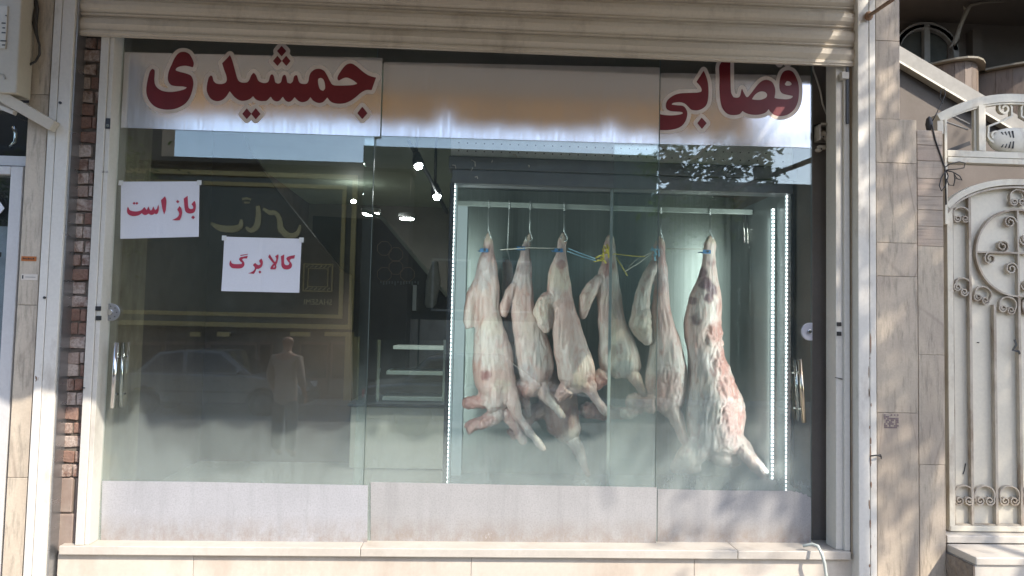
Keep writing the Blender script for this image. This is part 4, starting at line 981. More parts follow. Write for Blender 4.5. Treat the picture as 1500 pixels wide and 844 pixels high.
mb = MB().tube([PX(1190,92,.17), PX(1191,102,.17), PX(1197,118,.17), PX(1202,135,.17), PX(1205,152,.17), PX(1210,165,.17), PX(1216,176,.17)], .0055, 8)
props(mb.build('white_cable', CABLEW), 'white electrical cable dangling beside the right silver band down to the box', 'cable')
mb = MB().tube([PX(1172,262,.4), PX(1174,235,.4), PX(1177,205,.4)], .006, 6).tube([PX(1172,262,.4), PX(1176,274,.4), PX(1181,286,.4), PX(1180,270,.4), PX(1176,240,.4)], .005, 6)
props(mb.build('hanging_cable', CABLEW), 'looped grey cable hanging behind the upper corner of the cabinet', 'cable')
mb = MB().tube([PX(1176,800,-.02), PX(1190,797,-.03), PX(1198,800,-.06), PX(1204,812,-.085), PX(1208,826,-.085), PX(1211,850,-.085), PX(1212,900,-.085)], .0085, 8)
props(mb.build('clear_hose', plain('milky_hose', (.50,.55,.50), .3)), 'milky plastic drain hose hanging over the sill below the right pane', 'hose')

# ================================================================== LEFT NEIGHBOUR
t = thing('neighbour_door', (xs(-30,-.02), 0, .6), 'white framed door of the neighbouring shop at the left edge', 'door')
WF = surf('white_door_paint', (.58,.58,.57), (.52,.52,.51), .4, 3, dirt=(.3,.26,.22), dirt_amt=.3)
MB().box(xs(7,-.02), xs(25,-.02), -.03, .06, .40, zs(244,-.02,10)).build('door_stile', WF, t, .004)
MB().box(xs(-150,-.02), xs(7,-.02)-.002, -.03, .06, zs(256,-.02,5), zs(244,-.02,5)).build('door_rail', WF, t, .004)
MB().box(xs(-150,-.02), xs(7,-.02)-.002, .0, .02, .40, zs(256,-.02,5)-.002).build('door_glass', GLASS, t)
MB().box(xs(-150,-.02), xs(-3,-.02), .03, .05, .42, zs(330,-.02,5)).build('door_sheet', plain('bluish_sheet', (.30,.33,.38), .4), t)
mb = MB(); q = [PX(-20,268,-.035), PX(6,305,-.035), PX(-8,322,-.035), PX(-40,300,-.035)]
mb.prism([(v.x,v.z) for v in q], -.034, -.031).build('taped_card', PAPER, t)
p = PX(0,373,-.035); MB().box(p.x-.004, p.x+.004, -.05, -.031, p.z-.012, p.z+.012).build('latch', BLACK, t)
t = thing('neighbour_window', (xs(0,0), .05, zs(236,0,5)), 'dark transom window in a worn white frame above the neighbouring door', 'window')
MB().box(xs(-150,.0), xs(36,.0)-.02, .0, .06, zs(243,0,5)+.002, zs(228,0,5)).build('window_sill', WF, t, .003)
MB().box(xs(31,.0), xs(35.5,.0), -.01, .06, zs(228,0,5)+.002, zs(146,0,20)).build('frame', WF, t, .003)
MB().box(xs(-150,.0), xs(31,.0)-.002, .02, .03, zs(228,0,5)+.002, zs(158,0,5)).build('pane', CLEAR, t)
MB().box(xs(-150,.0), xs(31,.0)-.002, -.01, .06, zs(158,0,5), zs(150,0,5)).build('frame', WF, t, .003)
S(MB().box(-4.2, xs(31,.3), .5, .55, 0, 4), 'neighbour_inner_wall', plain('dark_inner', (.035,.03,.028), .7))
mb = MB().tube([PX(19,186,.1), PX(23,196,.1), PX(22,208,.1), PX(14,216,.1)], .010, 6); props(mb.build('curved_handle', CHROME), 'curved shiny thing glinting behind the dark transom window', 'handle')
mb = MB(); a, b_ = PX(-30,122,-.16), PX(80,186,-.10)
mb.strip([a, b_], .05, .055); o = mb.build('diagonal_brace', surf('cream_brace', (.55,.51,.43), (.48,.44,.36), .5, 4), None, .003); props(o, 'cream square tube brace slanting down across the left stone pillar', 'brace')
mb = MB(); a, b_ = PX(-30,145,-.13), PX(22,166,-.11); mb.strip([a, b_], .03, .02); props(mb.build('thin_brace', WHITE_STEEL), 'thinner pale bar running just under the slanting cream brace', 'brace')
# hanging white sign case upper left
a, b_ = PX(-80,-60,-.18), PX(24,137,-.18)
t = thing('sign_case', ((a.x+b_.x)/2, -.14, b_.z), 'off-white rectangular box mounted high at the left edge of the shopfronts', 'sign case')
MB().box(a.x, b_.x, -.18, -.06, b_.z, a.z).build('case', surf('case_cream', (.52,.48,.39), (.47,.43,.35), .5, 3), t, .006)
p = PX(2,40,-.182); MB().box(p.x-.08, p.x+.028, -.186, -.180, p.z-.11, p.z+.11).build('rating_plate', plain('plate_cream', (.60,.57,.49), .5), t, .003)
for (py, w_) in ((60,.018),(66,.010),(34,.012),(41,.008),(48,.012)):
    q = PX(6,py,-.187); MB().box(q.x-w_, q.x+w_*.6, -.1875, -.1862, q.z-.003, q.z+.003).build('print_line', DARKM, t)
q = PX(9,23,-.187); MB().disc((q.x,q.z), .004, -.188, -.1862, 8).build('screw', DARKM, t)
q = PX(2,112,-.182); MB().strip([q+Vector((-.03,-.002,.02)), q+Vector((.01,-.002,.008)), q+Vector((.02,-.002,-.012))], .003, .008).build('raised_mark', plain('mark_grey', (.35,.33,.28), .5), t)
# painted gap shade, a near-black box, and cable between case and pillar
S(MB().box(xs(22,.05), xs(30,.05), .04, .1, zs(136,.05,25), 4.2), 'gap_shade_fill', plain('painted_gap_shade', (.03,.025,.02), .8))
pts = [PX(50,-10,-.07), PX(54,12,-.075), PX(51,34,-.08), PX(53,50,-.08), PX(58,66,-.08), PX(58,80,-.08), PX(52,90,-.08), PX(42,96,-.08), PX(31,96,-.075), PX(22,94,-.05)]
props(MB().tube(pts, [.011,.011,.013,.008,.006,.006,.006,.006,.006,.006], 8).build('black_cable', CABLEB), 'black cable looping over the left stone pillar towards the white box', 'cable')
p = PX(37,2,-.07); q = PX(39,88,-.07)
props(MB().strip([p, q], .012, .05).build('cable_cover', TRAVL), 'thin raised strip on the left pillar beneath the black cable', 'cover strip')
# iron rod high on the right upright, an awning stay
a, b_ = PX(1272,24,-.08), PX(1330,-16,-.75)
mb = MB().tube([a, b_, b_+(b_-a)*1.2], .010, 8).ball(a+Vector((0,-.005,0)), (.024,.02,.026), 10)
props(mb.build('iron_rod', RUST), 'rusty iron stay jutting out from the right white steel guide', 'rod')
# ================================================================== CREAM GATE, ITS STEP, THE COURTYARD BEHIND
GY = .06
def gp(px, py, y=GY): return PX(px, py, y)
gate = thing('courtyard_gate', (gp(1490,500).x, GY, zs(785,GY,1450)), 'cream iron courtyard gate with scrollwork over painted sheet metal', 'gate')
def arc(c, rx, rz, a0, a1, n=16, y=GY):
    return [Vector((c.x+rx*math.cos(math.radians(a0+(a1-a0)*k/n)), y, c.z+rz*math.sin(math.radians(a0+(a1-a0)*k/n)))) for k in range(n+1)]
def spiral(c, r0_, r1_, a0, a1, y=GY, n=26):
    out = []
    for k in range(n+1):
        f = k/n; a = math.radians(a0+(a1-a0)*f); r = r0_*(1-f)+r1_*f; out.append(Vector((c.x+r*math.cos(a), y, c.z+r*math.sin(a))))
    return out
px_m = (GY-CAM.y)/F                            # metres per pixel on the gate plane
gcx = gp(1489, 371).x
zb_ = zs(777, GY, 1450); zarch = gp(1489, 268).z
xL = gp(1386, 500).x; xR = 2*gcx-xL
# arched top of the leaf: through (1385,302), (1430,277), (1489,266)
def archz(x, top, side): 
    u = min(1, abs(x-gcx)/(gcx-xL)); return top-(top-side)*(1-math.sqrt(max(0, 1-(u*.93)**2)))/(1-math.sqrt(1-.93**2))
ztop_, zside_ = gp(1489,268).z, gp(1386,304).z
xsn = [xL+(xR-xL)*k/28 for k in range(29)]
sheet = MB().prism([(xL+.01,zb_+.01)]+[(xR-.01,zb_+.01)]+[(x, archz(x,ztop_,zside_)-.015) for x in reversed(xsn[1:-1])], GY+.012, GY+.016)
sheet.build('gate_sheet', CREAM_SHEET, gate)
MB().strip([Vector((x, GY, archz(x,ztop_,zside_))) for x in xsn], .05, .034).build('arched_rail', CREAM, gate)
MB().strip([Vector((x, GY-.012, archz(x,ztop_,zside_)-.030)) for x in xsn], .03, .010).build('arched_bead', BAR, gate)
for x in (xL+.013, xR-.013):
    MB().box(x-.016, x+.016, GY-.022, GY+.03, zb_, zside_+.01).build('gate_stile', CREAM, gate, .002)
    MB().box(x+(.017 if x < gcx else -.027), x+(.027 if x < gcx else -.017), GY-.012, GY+.01, zb_+.03, zside_+.0).build('stile_bead', BAR, gate)
MB().box(xL, xR, GY-.024, GY+.03, zb_-.001, zb_+.028).build('bottom_rail', CREAM, gate, .002)
MB().box(xL+.03, xR-.03, GY-.012, GY+.01, zb_+.0285, zb_+.036).build('bottom_bead', BAR, gate)
R0 = .245; cz_ = gp(1489,371).z; cc_ = Vector((gcx, GY, cz_))
MB().strip(arc(cc_, R0, R0, 0, 360, 48, GY-.004), .026, .010).build('ring', BAR, gate)
MB().strip([Vector((gcx-R0,GY-.004,cz_)), Vector((gcx+R0,GY-.004,cz_))], .022, .010).build('cross_bar', BAR, gate)
MB().strip([Vector((gcx,GY-.005,cz_-R0)), Vector((gcx,GY-.005,cz_+R0))], .022, .010).build('cross_bar', BAR, gate)
# vertical bars below the ring
bars = [gp(1421,600).x, gp(1456,600).x]; bars += [gcx]+[2*gcx-x for x in bars]
xb = gp(1420.5,600).x
for x in (xb, 2*gcx-xb): MB().box(x-.007, x+.007, GY-.018, GY+.008, zb_+.036, archz(x,ztop_,zside_)-.03).build('bar', BAR, gate)
x = gp(1456,600).x
for x in (x, gcx, 2*gcx-x): MB().box(x-.007, x+.007, GY-.018, GY+.008, zb_+.036, cz_-R0-(.05 if abs(x-gcx) > .02 else 0)).build('bar', BAR, gate)
# scroll motif: a hoop whose two ends roll inwards
def motif(c, r, rot=0, nm='scroll'):
    """hoop open below, its ends curling in as two volutes"""
    pts = []
    n = 22
    L = [Vector((-r*.42+r*.42*math.cos(a)*(1-f*.8), 0, -r*.28+r*.42*math.sin(a)*(1-f*.8))) for f, a in [(k/16, math.pi+k/16*math.pi*3.0) for k in range(17)]]
    hoop = [Vector((r*math.cos(a)*(.84+.16*math.sin(a)), 0, r*.95*math.sin(a))) for a in [math.pi*1.08-k/20*math.pi*1.16 for k in range(21)]]
    Rr_ = [Vector((-v.x, 0, v.z)) for v in L]
    L = list(reversed(L)); path = L+hoop+Rr_
    cr, sr = math.cos(math.radians(rot)), math.sin(math.radians(rot))
    pts = [Vector((c.x+v.x*cr-v.z*sr, GY-.006, c.z+v.x*sr+v.z*cr)) for v in path]
    return MB().strip(pts, .022, .0065).build(nm, BAR, gate)
def volute(c, r, a0, turns, sgn=1):
    return MB().strip(spiral(c, r, r*.22, a0, a0+sgn*360*turns, GY-.006, 30), .022, .006).build('volute', BAR, gate)
wbay = (gp(1457,500).x-gp(1421,500).x)
zlow = zs(733, GY, 1440)
bx = [(gp(1396,500).x+xb)/2, (xb+gp(1456,500).x)/2, (gp(1456,500).x+gcx)/2]
for x in bx+[2*gcx-v for v in bx]: motif(Vector((x,0,zlow+.02)), wbay*.46)
motif(Vector((bx[0],0,gp(1405,317).z)), .053, 0); motif(Vector((2*gcx-bx[0],0,gp(1405,317).z)), .053, 0)
motif(Vector((bx[0]+.002,0,gp(1406,421).z)), .055, -35); motif(Vector((2*gcx-bx[0],0,gp(1406,421).z)), .055, 35)
motif(Vector((bx[1],0,gp(1440,434).z)), .056, -22); motif(Vector((2*gcx-bx[1],0,gp(1440,434).z)), .056, 22)
motif(Vector((bx[2]+.003,0,gp(1472,449).z)), .056, -14); motif(Vector((2*gcx-bx[2],0,gp(1472,449).z)), .056, 14)
motif(Vector((gp(1484,292).x+.02,0,gp(1484,292).z)), .056, 0)
for (px, py, a0, sg) in ((1466,361,-90,1),(1448,379,90,1),(1477,326,0,1),(1500,351,180,1),(1479,394,0,1),(1502,418,180,1),(1512,363,-90,1),(1530,381,90,1)):
    c = gp(px, py); volute(c, .036, a0, 1.6, sg)
props(MB().disc((gp(1434,502).x, gp(1434,502).z), .003, GY-.0, GY+.0125, 8).build('rivet', DARKM, gate))
p = gp(1483,513); MB().strip([p+Vector((-.01,-.03,.06)), p+Vector((0,-.03,.03)), p+Vector((-.02,-.03,0)), p+Vector((.01,-.035,-.005)), p+Vector((.02,-.03,-.02))], .004, .012).build('hanging_wire', DARKM, gate)
p = gp(1414,690); MB().strip([p+Vector((.008,.008,.04)), p+Vector((.0,.008,0)), p+Vector((-.008,.008,-.02))], .003, .004).build('scratch', DARKM, gate)
# ---- transom frame with scroll and pierced medallion
tr_ = thing('gate_transom', (gcx, GY, gp(1490,240).z), 'cream arched iron transom with scrolls around a pierced oval, above the gate', 'transom')
zt_, zsd = gp(1489,143).z, gp(1374,172).z; xl_ = gp(1371,200).x; xr_ = 2*gcx-xl_
def tz(x): u = abs(x-gcx)/(gcx-xl_); return zt_-(zt_-zsd)*u**2.1
xq = [xl_+(xr_-xl_)*k/24 for k in range(25)]
MB().strip([Vector((x, GY, tz(x)-.012)) for x in xq], .06, .046).build('arched_rail', CREAM, tr_)
MB().strip([Vector((x, GY-.01, tz(x)-.042)) for x in xq[1:-1]], .03, .010).build('arched_bead', CREAM, tr_)
zr = gp(1450,231).z
MB().box(gp(1383,231).x, 2*gcx-gp(1383,231).x, GY-.03, GY+.03, zr-.008, zr+.028).build('rail', CREAM, tr_, .002)
MB().box(gp(1383,231).x, 2*gcx-gp(1383,231).x, GY-.034, GY+.03, zr-.042, zr-.0115).build('rail', CREAM, tr_, .002)
for x in (gp(1374,200).x, 2*gcx-gp(1374,200).x): MB().box(x-.022, x+.014, GY-.03, GY+.03, gp(1374,198).z, tz(x)-.035).build('end_post', CREAM, tr_, .002)
for x in (gp(1381,200).x, 2*gcx-gp(1381,200).x): MB().box(x-.008, x+.008, GY-.028, GY+.028, zside_-.1, tz(x)-.036).build('side_post', CREAM, tr_, .002)
for x in (gp(1433.5,200).x, 2*gcx-gp(1433.5,200).x):
    MB().box(x-.02, x+.02, GY-.032, GY+.03, zr+.029, tz(x)-.036).build('mullion', CREAM, tr_, .002)
    s_ = 1 if x < gcx else -1
    MB().box(x-.034, x-.022, GY-.012, GY+.01, zr+.029, tz(x)-.040).build('mullion_bead', CREAM, tr_)
    MB().box(x+.022, x+.034, GY-.012, GY+.01, zr+.029, tz(x)-.040).build('mullion_bead', CREAM, tr_)
mc = gp(1487,207); med = MB(); n = 40; rx, rz = .155, .078
vs_ = []; 
for i, (f, d) in enumerate(((1,.0),(.95,.014),(.8,.024),(.5,.030),(.02,.032))):
    for k in range(n):
        a = 2*math.pi*k/n; vs_.append((mc.x+rx*f*math.cos(a), GY-d, mc.z+rz*f*math.sin(a)))
fs_ = [(i*n+k, i*n+(k+1) % n, (i+1)*n+(k+1) % n, (i+1)*n+k) for i in range(4) for k in range(n)]+[tuple(range(4*n,5*n))]
vs_ += [(mc.x+rx*math.cos(2*math.pi*k/n), GY+.012, mc.z+rz*math.sin(2*math.pi*k/n)) for k in range(n)]
fs_ += [(k, (k+1) % n, 5*n+(k+1) % n, 5*n+k) for k in range(n)]+[tuple(range(5*n,6*n))]
m_ = med.add(vs_, fs_, True).build('medallion', CREAM, tr_)
for sx_ in (-1, 1):
    for sz_ in (-1, 1):
        for k in range(4):
            q = Vector((mc.x+sx_*(.034+k*.017), GY-.030+k*.0025, mc.z+sz_*.030)); dz = .020-k*.0022; dx = sx_*(.004+k*.003)
            MB().strip([q+Vector((-dx*.2,0,-sz_*dz)), q+Vector((dx,0.0,sz_*dz))], .008, .006).build('slit', BLACK, m_)
def sc_curve(s_):
    c1 = gp(1469,160); c2 = gp(1455,200)
    a = spiral(c1, .042, .010, 10, 10+520, GY-.004, 30)
    b_ = spiral(c2, .042, .010, 160, 160+520, GY-.004, 30)
    link = [a[0], a[0]+Vector((.0,0,-.05)), Vector((gp(1466,178).x, GY-.004, gp(1466,178).z)), b_[0]+Vector((.004,0,.04)), b_[0]]
    P_ = list(reversed(a))+link[1:-1]+b_
    if s_ < 0: P_ = [Vector((2*mc.x-v.x, v.y, v.z)) for v in P_]
    return MB().strip(P_, .026, .011).build('scroll', CREAM, tr_)
sc_curve(1); sc_curve(-1)
# ---- wires tangled at the gate corner
mb = MB().tube([gp(1363,178,-.04), gp(1366,186,-.05), gp(1370,205,-.05), gp(1377,225,-.05), gp(1384,246,-.05), gp(1385,268,-.05), gp(1386,300,-.04)], .0045, 6)
mb.tube([gp(1363,183,-.04), gp(1370,170,-.04), gp(1376,158,-.03), gp(1381,147,-.03), gp(1385,138,-.03), gp(1383,130,-.03), gp(1378,133,-.03), gp(1377,145,-.03), gp(1381,152,-.03)], .0028, 6)
mb.tube([gp(1383,246,-.05), gp(1392,240,-.06), gp(1405,237,-.06), gp(1414,239,-.06), gp(1412,246,-.06), gp(1400,248,-.06), gp(1386,249,-.06)], .0032, 6)
mb.tube([gp(1386,250,-.06), gp(1379,260,-.06), gp(1376,272,-.07), gp(1379,280,-.07), gp(1385,272,-.07), gp(1389,258,-.06), gp(1386,250,-.06)], .0032, 6)
mb.tube([gp(1386,250,-.06), gp(1396,252,-.07), gp(1406,258,-.07), gp(1409,264,-.07), gp(1402,262,-.07), gp(1397,254,-.06), gp(1399,262,-.06), gp(1397,272,-.06), gp(1390,271,-.06), gp(1386,262,-.06)], .0032, 6)
mb.ball(gp(1361,182,-.03), (.020,.02,.045), 8)
props(mb.build('wire_tangle', CABLEB), 'tangled thin dark wires knotted at the corner of the gate transom', 'wire')
# ---- threshold and step
t = thing('gate_step', (gp(1460,800).x, -.1, .12), 'pale stone entrance step with rough dark side below the cream gate', 'step')
zt2 = zs(796, -.02, 1440)
MB().box(gp(1384,788,-.01).x, xR+.15, -.03, .25, zt2+.002, zb_-.006).build('threshold', MARBLE, t, .004)
sx0 = gp(1385,800,-.03).x; fy = -.27
MB().box(sx0+.002, xR+.3, fy, -.031, zt2-.04, zt2).build('step_slab', MARBLE, t, .006)
MB().box(sx0+.004, xR+.28, fy+.012, -.031, .12, zt2-.042).build('step_riser', MARBLE, t, .003)
mb = MB(); n1_, n2_ = 8, 12; vs_ = []; 
for i in range(n1_+1):
    for k in range(n2_+1):
        vs_.append((sx0-.006-rng.uniform(0,.008), fy+.01+(-.04-fy-.01)*i/n1_, .12+(zt2-.045-.12)*k/n2_))
mb.add(vs_, [(i*(n2_+1)+k, (i+1)*(n2_+1)+k, (i+1)*(n2_+1)+k+1, i*(n2_+1)+k+1) for i in range(n1_) for k in range(n2_)])
mb.box(sx0-.005, sx0+.003, fy+.012, -.036, .12, zt2-.044)
mb.build('rough_side', GRAN, t)
# ---- courtyard
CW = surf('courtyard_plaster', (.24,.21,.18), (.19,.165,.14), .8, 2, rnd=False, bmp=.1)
def A2(px, py, Y): return PX(px, py, Y)
S(MB().box(1.95, 7.5, .3, 3.0, .3, .5), 'courtyard_floor', CONC)
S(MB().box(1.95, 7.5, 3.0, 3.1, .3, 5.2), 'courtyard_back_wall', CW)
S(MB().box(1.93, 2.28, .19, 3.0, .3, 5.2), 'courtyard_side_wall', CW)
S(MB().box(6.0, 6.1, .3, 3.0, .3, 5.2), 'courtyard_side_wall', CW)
S(MB().box(1.93, 7.5, 1.5, 3.1, 4.9, 5.0), 'added_shade_roof', CW)  # added roof above the view, put there to darken the courtyard
S(MB().box(gp(1383,500).x+.0, 7.5, .065, .068, .12, zb_-.02), 'gate_wall_base', CONC)
# stair with its cream stringer
t = thing('courtyard_stair', (A2(1380,120,1.5).x, 1.5, A2(1380,150,1.5).z-1.2), 'outdoor staircase with pale sloping stringer behind the gate transom', 'stairs')
P_ = [A2(1250,30,1.5), A2(1320,73,1.5), A2(1440,142,1.5), A2(1560,212,1.5)]
a, b_ = A2(1300,62,1.5), A2(1620,250,1.5); a2, b2 = A2(1300,84,1.5), A2(1620,275,1.5)
MB().prism([(a.x,a.z),(b_.x,b_.z),(b2.x,b2.z),(a2.x,a2.z)], 1.46, 1.52).build('stringer', plain('stringer_grey', (.30,.29,.26), .7), t)
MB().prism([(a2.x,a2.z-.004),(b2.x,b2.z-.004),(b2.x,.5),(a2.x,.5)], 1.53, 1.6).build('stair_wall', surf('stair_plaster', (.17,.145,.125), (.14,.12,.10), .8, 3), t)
MB().prism([(a2.x,a2.z-.003),(b2.x,b2.z-.003),(b2.x,b2.z-.02),(a2.x,a2.z-.02)], 1.45, 1.52).build('stringer_lip', CREAM, t)
for k in range(10):
    f = k/10; q = a.lerp(b_, f); MB().box(q.x, q.x+(b_.x-a.x)/10, 1.61, 2.3, q.z-.35, q.z-.12).build('tread', CONC, t)
# balcony with bulging travertine front
t = thing('balcony_parapet', (A2(1430,120,2.2).x, 2.2, A2(1430,150,2.2).z-.6), 'curving stone clad balcony parapet behind the stair', 'parapet')
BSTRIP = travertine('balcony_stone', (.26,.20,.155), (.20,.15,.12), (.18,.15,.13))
def lobe(pa, pb, y0, depth, n=9):
    a, b_ = A2(pa,110,y0), A2(pb,110,y0); out = []
    for k in range(n+1):
        f = k/n; out.append((a.x+(b_.x-a.x)*f, y0-depth*math.sin(math.pi*f)))
    return out
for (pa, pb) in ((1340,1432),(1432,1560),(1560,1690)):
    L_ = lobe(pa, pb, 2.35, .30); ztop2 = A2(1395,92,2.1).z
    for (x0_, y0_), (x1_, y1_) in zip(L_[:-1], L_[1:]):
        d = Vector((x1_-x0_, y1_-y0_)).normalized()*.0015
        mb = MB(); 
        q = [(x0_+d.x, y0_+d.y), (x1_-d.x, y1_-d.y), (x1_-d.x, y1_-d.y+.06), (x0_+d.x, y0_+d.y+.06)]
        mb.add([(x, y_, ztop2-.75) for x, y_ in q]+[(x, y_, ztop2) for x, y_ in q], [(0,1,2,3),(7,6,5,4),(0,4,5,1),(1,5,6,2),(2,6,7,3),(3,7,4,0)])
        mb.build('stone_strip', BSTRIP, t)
    MB().strip([Vector((x, y_-.02, ztop2+.015)) for x, y_ in L_], .016, .085, Vector((0,0,1))).build('coping', plain('coping_cream', (.26,.24,.19), .6), t)
# arched fan window on the back wall
Wc = A2(1354,85,2.9); 
t = thing('fan_window', (Wc.x, 2.9, Wc.z), 'white arched fanlight window with radiating bars above the courtyard stair', 'window')
WFR = plain('window_frame_white', (.42,.42,.40), .5)
ro, ri = A2(1397,60,2.9).x-Wc.x, .30
MB().strip([Vector((Wc.x+ro*math.cos(a), 2.88, Wc.z+.04+ro*.92*math.sin(a))) for a in [math.pi*k/24 for k in range(25)]], .05, .05).build('outer_arch', WFR, t)
MB().strip([Vector((Wc.x+.29*math.cos(a), 2.88, Wc.z+.05+.24*math.sin(a))) for a in [math.pi*k/16 for k in range(17)]], .05, .05).build('inner_arch', WFR, t)
MB().box(Wc.x-.028, Wc.x+.028, 2.85, 2.90, Wc.z-.12, Wc.z+.04+ro*.92).build('mullion', WFR, t)
for s_ in (-1, 1):
    MB().strip([Vector((Wc.x+s_*.26, 2.88, Wc.z+.16)), Vector((Wc.x+s_*(ro-.06), 2.88, Wc.z+.04+ro*.5))], .04, .05).build('fan_bar', WFR, t)
    MB().box(Wc.x+s_*.29-.026, Wc.x+s_*.29+.026, 2.85, 2.9, Wc.z-.12, Wc.z+.07).build('side_bar', WFR, t)
MB().box(Wc.x-ro-.02, Wc.x+ro+.02, 2.85, 2.9, Wc.z-.12, Wc.z-.06).build('sill_bar', WFR, t)
MB().prism([(Wc.x+ro*math.cos(a), Wc.z+.04+ro*.92*math.sin(a)) for a in [math.pi*k/24 for k in range(25)]]+[(Wc.x-ro,Wc.z-.1),(Wc.x+ro,Wc.z-.1)], 2.92, 2.94).build('pane', plain('dusky_glass', (.13,.14,.13), .15), t)
gr_ = MB()
for k in range(9): gr_.strip(arc(Vector((Wc.x-.26+k*.065, 0, Wc.z-.16)), .03, .05, 0, 180, 8, 2.86), .01, .008)
gr_.build('small_grille', DARKM, t)
for (a, b_) in ((1384,1398),(1420,1434)):
    MB().box(A2(a,60,2.95).x, A2(b_,60,2.95).x, 2.90, 2.999, A2(1400,100,2.9).z, 4.8).build('wall_pilaster', CW)['kind'] = 'structure'
pts = [A2(1396,66,2.5), A2(1401,56,2.5), A2(1406,40,2.5), A2(1411,28,2.5), A2(1416,16,2.5), A2(1422,8,2.5), A2(1440,4,2.5), A2(1480,2,2.5)]
mb = MB().tube(pts, [.02,.024,.018,.02,.022,.014,.01,.01], 8).tube([A2(1415,16,2.5), A2(1411,9,2.5)], [.015,.006], 6).tube([A2(1397,62,2.5), A2(1391,70,2.5)], [.018,.008], 6)
props(mb.build('dry_vine', plain('dry_bark', (.30,.27,.22), .9)), 'bare pale vine stem climbing beside the fanlight window', 'vine')
for (a, b_, w__) in (((1378,176),(1418,190),'lower, longer'),((1396,170),(1420,182),'upper, shorter')):
    props(MB().tube([A2(*a,.9), A2(*b_,.9)], .006, 6).build('thin_rod', plain('rod_grey', (.35,.32,.27), .5)), w__+' of two thin pale rods seen through the left opening of the transom', 'rod', 'thin rods behind the transom')
props(MB().strip([A2(1388,222,1.2), A2(1420,210,1.2)], .02, .03).build('dark_handrail', BLACK), 'short dark bar seen through the transom above its lower rail', 'bar')
# ================================================================== THE STREET, SEEN MIRRORED IN THE PANES
ASPH = surf('asphalt', (.13,.13,.13), (.10,.10,.10), .85, 5, (1,1,1), (.17,.16,.15), .5, 1.2, .45, .7, .5, .004, rnd=False, grain=140)
PAVE = surf('pavement_tiles', (.34,.32,.29), (.28,.26,.24), .8, 4, (1,1,1), (.18,.16,.14), .5, 2, .5, .75, .3, .004)
EARTH = surf('dusty_ground', (.24,.21,.17), (.19,.165,.135), .9, .5, rnd=False)
S(MB().add([(-400,-400,-.9),(400,-400,-.9),(400,400,-.9),(-400,400,-.9)], [(0,1,2,3)]), 'ground', EARTH)
mb = MB()
prof = [(-1.75,-.02),(-3.4,-.03),(-8,-.16),(-13,-.30),(-15.3,-.36)]
S(MB().profx([(-1.75,0.0),(-9.0,-.12),(-15.4,-.34),(-15.4,-.8),(-1.75,-.8)], -60, 60), 'street', ASPH)
t = thing('pavement', (0,-1,0), 'tiled pavement', None) if False else None
pv = S(MB().box(-14, 14, -1.75, -.02, -.3, .112), 'pavement', MORTAR)
tile = MB().box(-.245,.245,-.245,.245,.0,.012).build('paving_tile', PAVE, pv, 0); WLp = WL[pv]
first = True
for ix in range(-9, 10):
    for iy in range(3):
        loc = (ix*.5, -.30-iy*.5, .118)
        if first: tile.location = Vector(loc)-WLp; first = False
        else: share(tile, 'paving_tile', pv, loc)
S(MB().box(-14, 14, -1.95, -1.752, -.3, .135), 'kerb', CONC)
S(MB().box(-40, 40, -17.4, -15.3, -.7, -.20), 'far_pavement', PAVE)
# ---- plain continuation of the terrace either side
xq0 = xs(-150,-.02)
S(MB().box(-9, xq0-.002, -.03, .3, -.2, 7.5), 'neighbour_wall', TRAVL)
S(MB().box(xq0, xs(26,-.02)-.002, .06, .3, 4.0, 7.5), 'neighbour_wall', TRAVL)
S(MB().box(xq0, xs(26,-.02)-.002, -.03, .3, -.2, .398), 'neighbour_doorstep', MARBLE2)
S(MB().box(xR+.03, 10, -.04, .3, -.2, 3.3), 'neighbour_wall', TRAV)
# ---- canopy over the shop with a scalloped valance
cxa, cxb = RX(228,150,-1.7).x, 2.25; cyf = -1.70
CAN, nt, nd, lk, b = newmat('canvas_awning')
n1 = nz(nt, coords(nt), 3, 5, .6); col_ = mixc(nt, ramp(nt, n1, .3, .7), (.50,.48,.44), (.44,.42,.38)); lk.new(col_, b.inputs['Base Color']); b.inputs['Roughness'].default_value = .9
VAL, nt, nd, lk, b = newmat('ochre_valance'); nd.remove(b)
n1 = nz(nt, coords(nt), 3, 5, .6); col_ = mixc(nt, ramp(nt, n1, .3, .7), (.66,.49,.26), (.58,.42,.21))
d_ = N(nt, 'ShaderNodeBsdfDiffuse'); t_ = N(nt, 'ShaderNodeBsdfTranslucent'); lk.new(col_, d_.inputs[0]); lk.new(col_, t_.inputs[0])
mx = N(nt, 'ShaderNodeMixShader'); mx.inputs[0].default_value = .5; lk.new(d_.outputs[0], mx.inputs[1]); lk.new(t_.outputs[0], mx.inputs[2]); lk.new(mx.outputs[0], nd['Material Output'].inputs[0])
can = thing('awning', ((cxa+cxb)/2, -.8, 3.6), 'awning above the shopfront with an ochre scalloped valance, mirrored in the silver band', 'awning')
zf, zb2 = 3.66, 4.0
n = 40; vs_ = []
for s_ in (0, -.012):
    for i in range(n+1):
        x = cxa+(cxb-cxa)*i/n
        for k in range(7):
            f = k/6; y_ = -.08+(cyf+.08)*f; vs_.append((x, y_, zb2+(zf-zb2)*f-.03*math.sin(math.pi*f)*(1+.5*math.sin(x*5))+s_))
q = (n+1)*7; fs_ = []
for i in range(n):
    for k in range(6):
        a = i*7+k; fs_ += [(a, a+1, a+8, a+7), (q+a, q+a+7, q+a+8, q+a+1)]
MB().add(vs_, fs_, True).build('canvas', CAN, can)
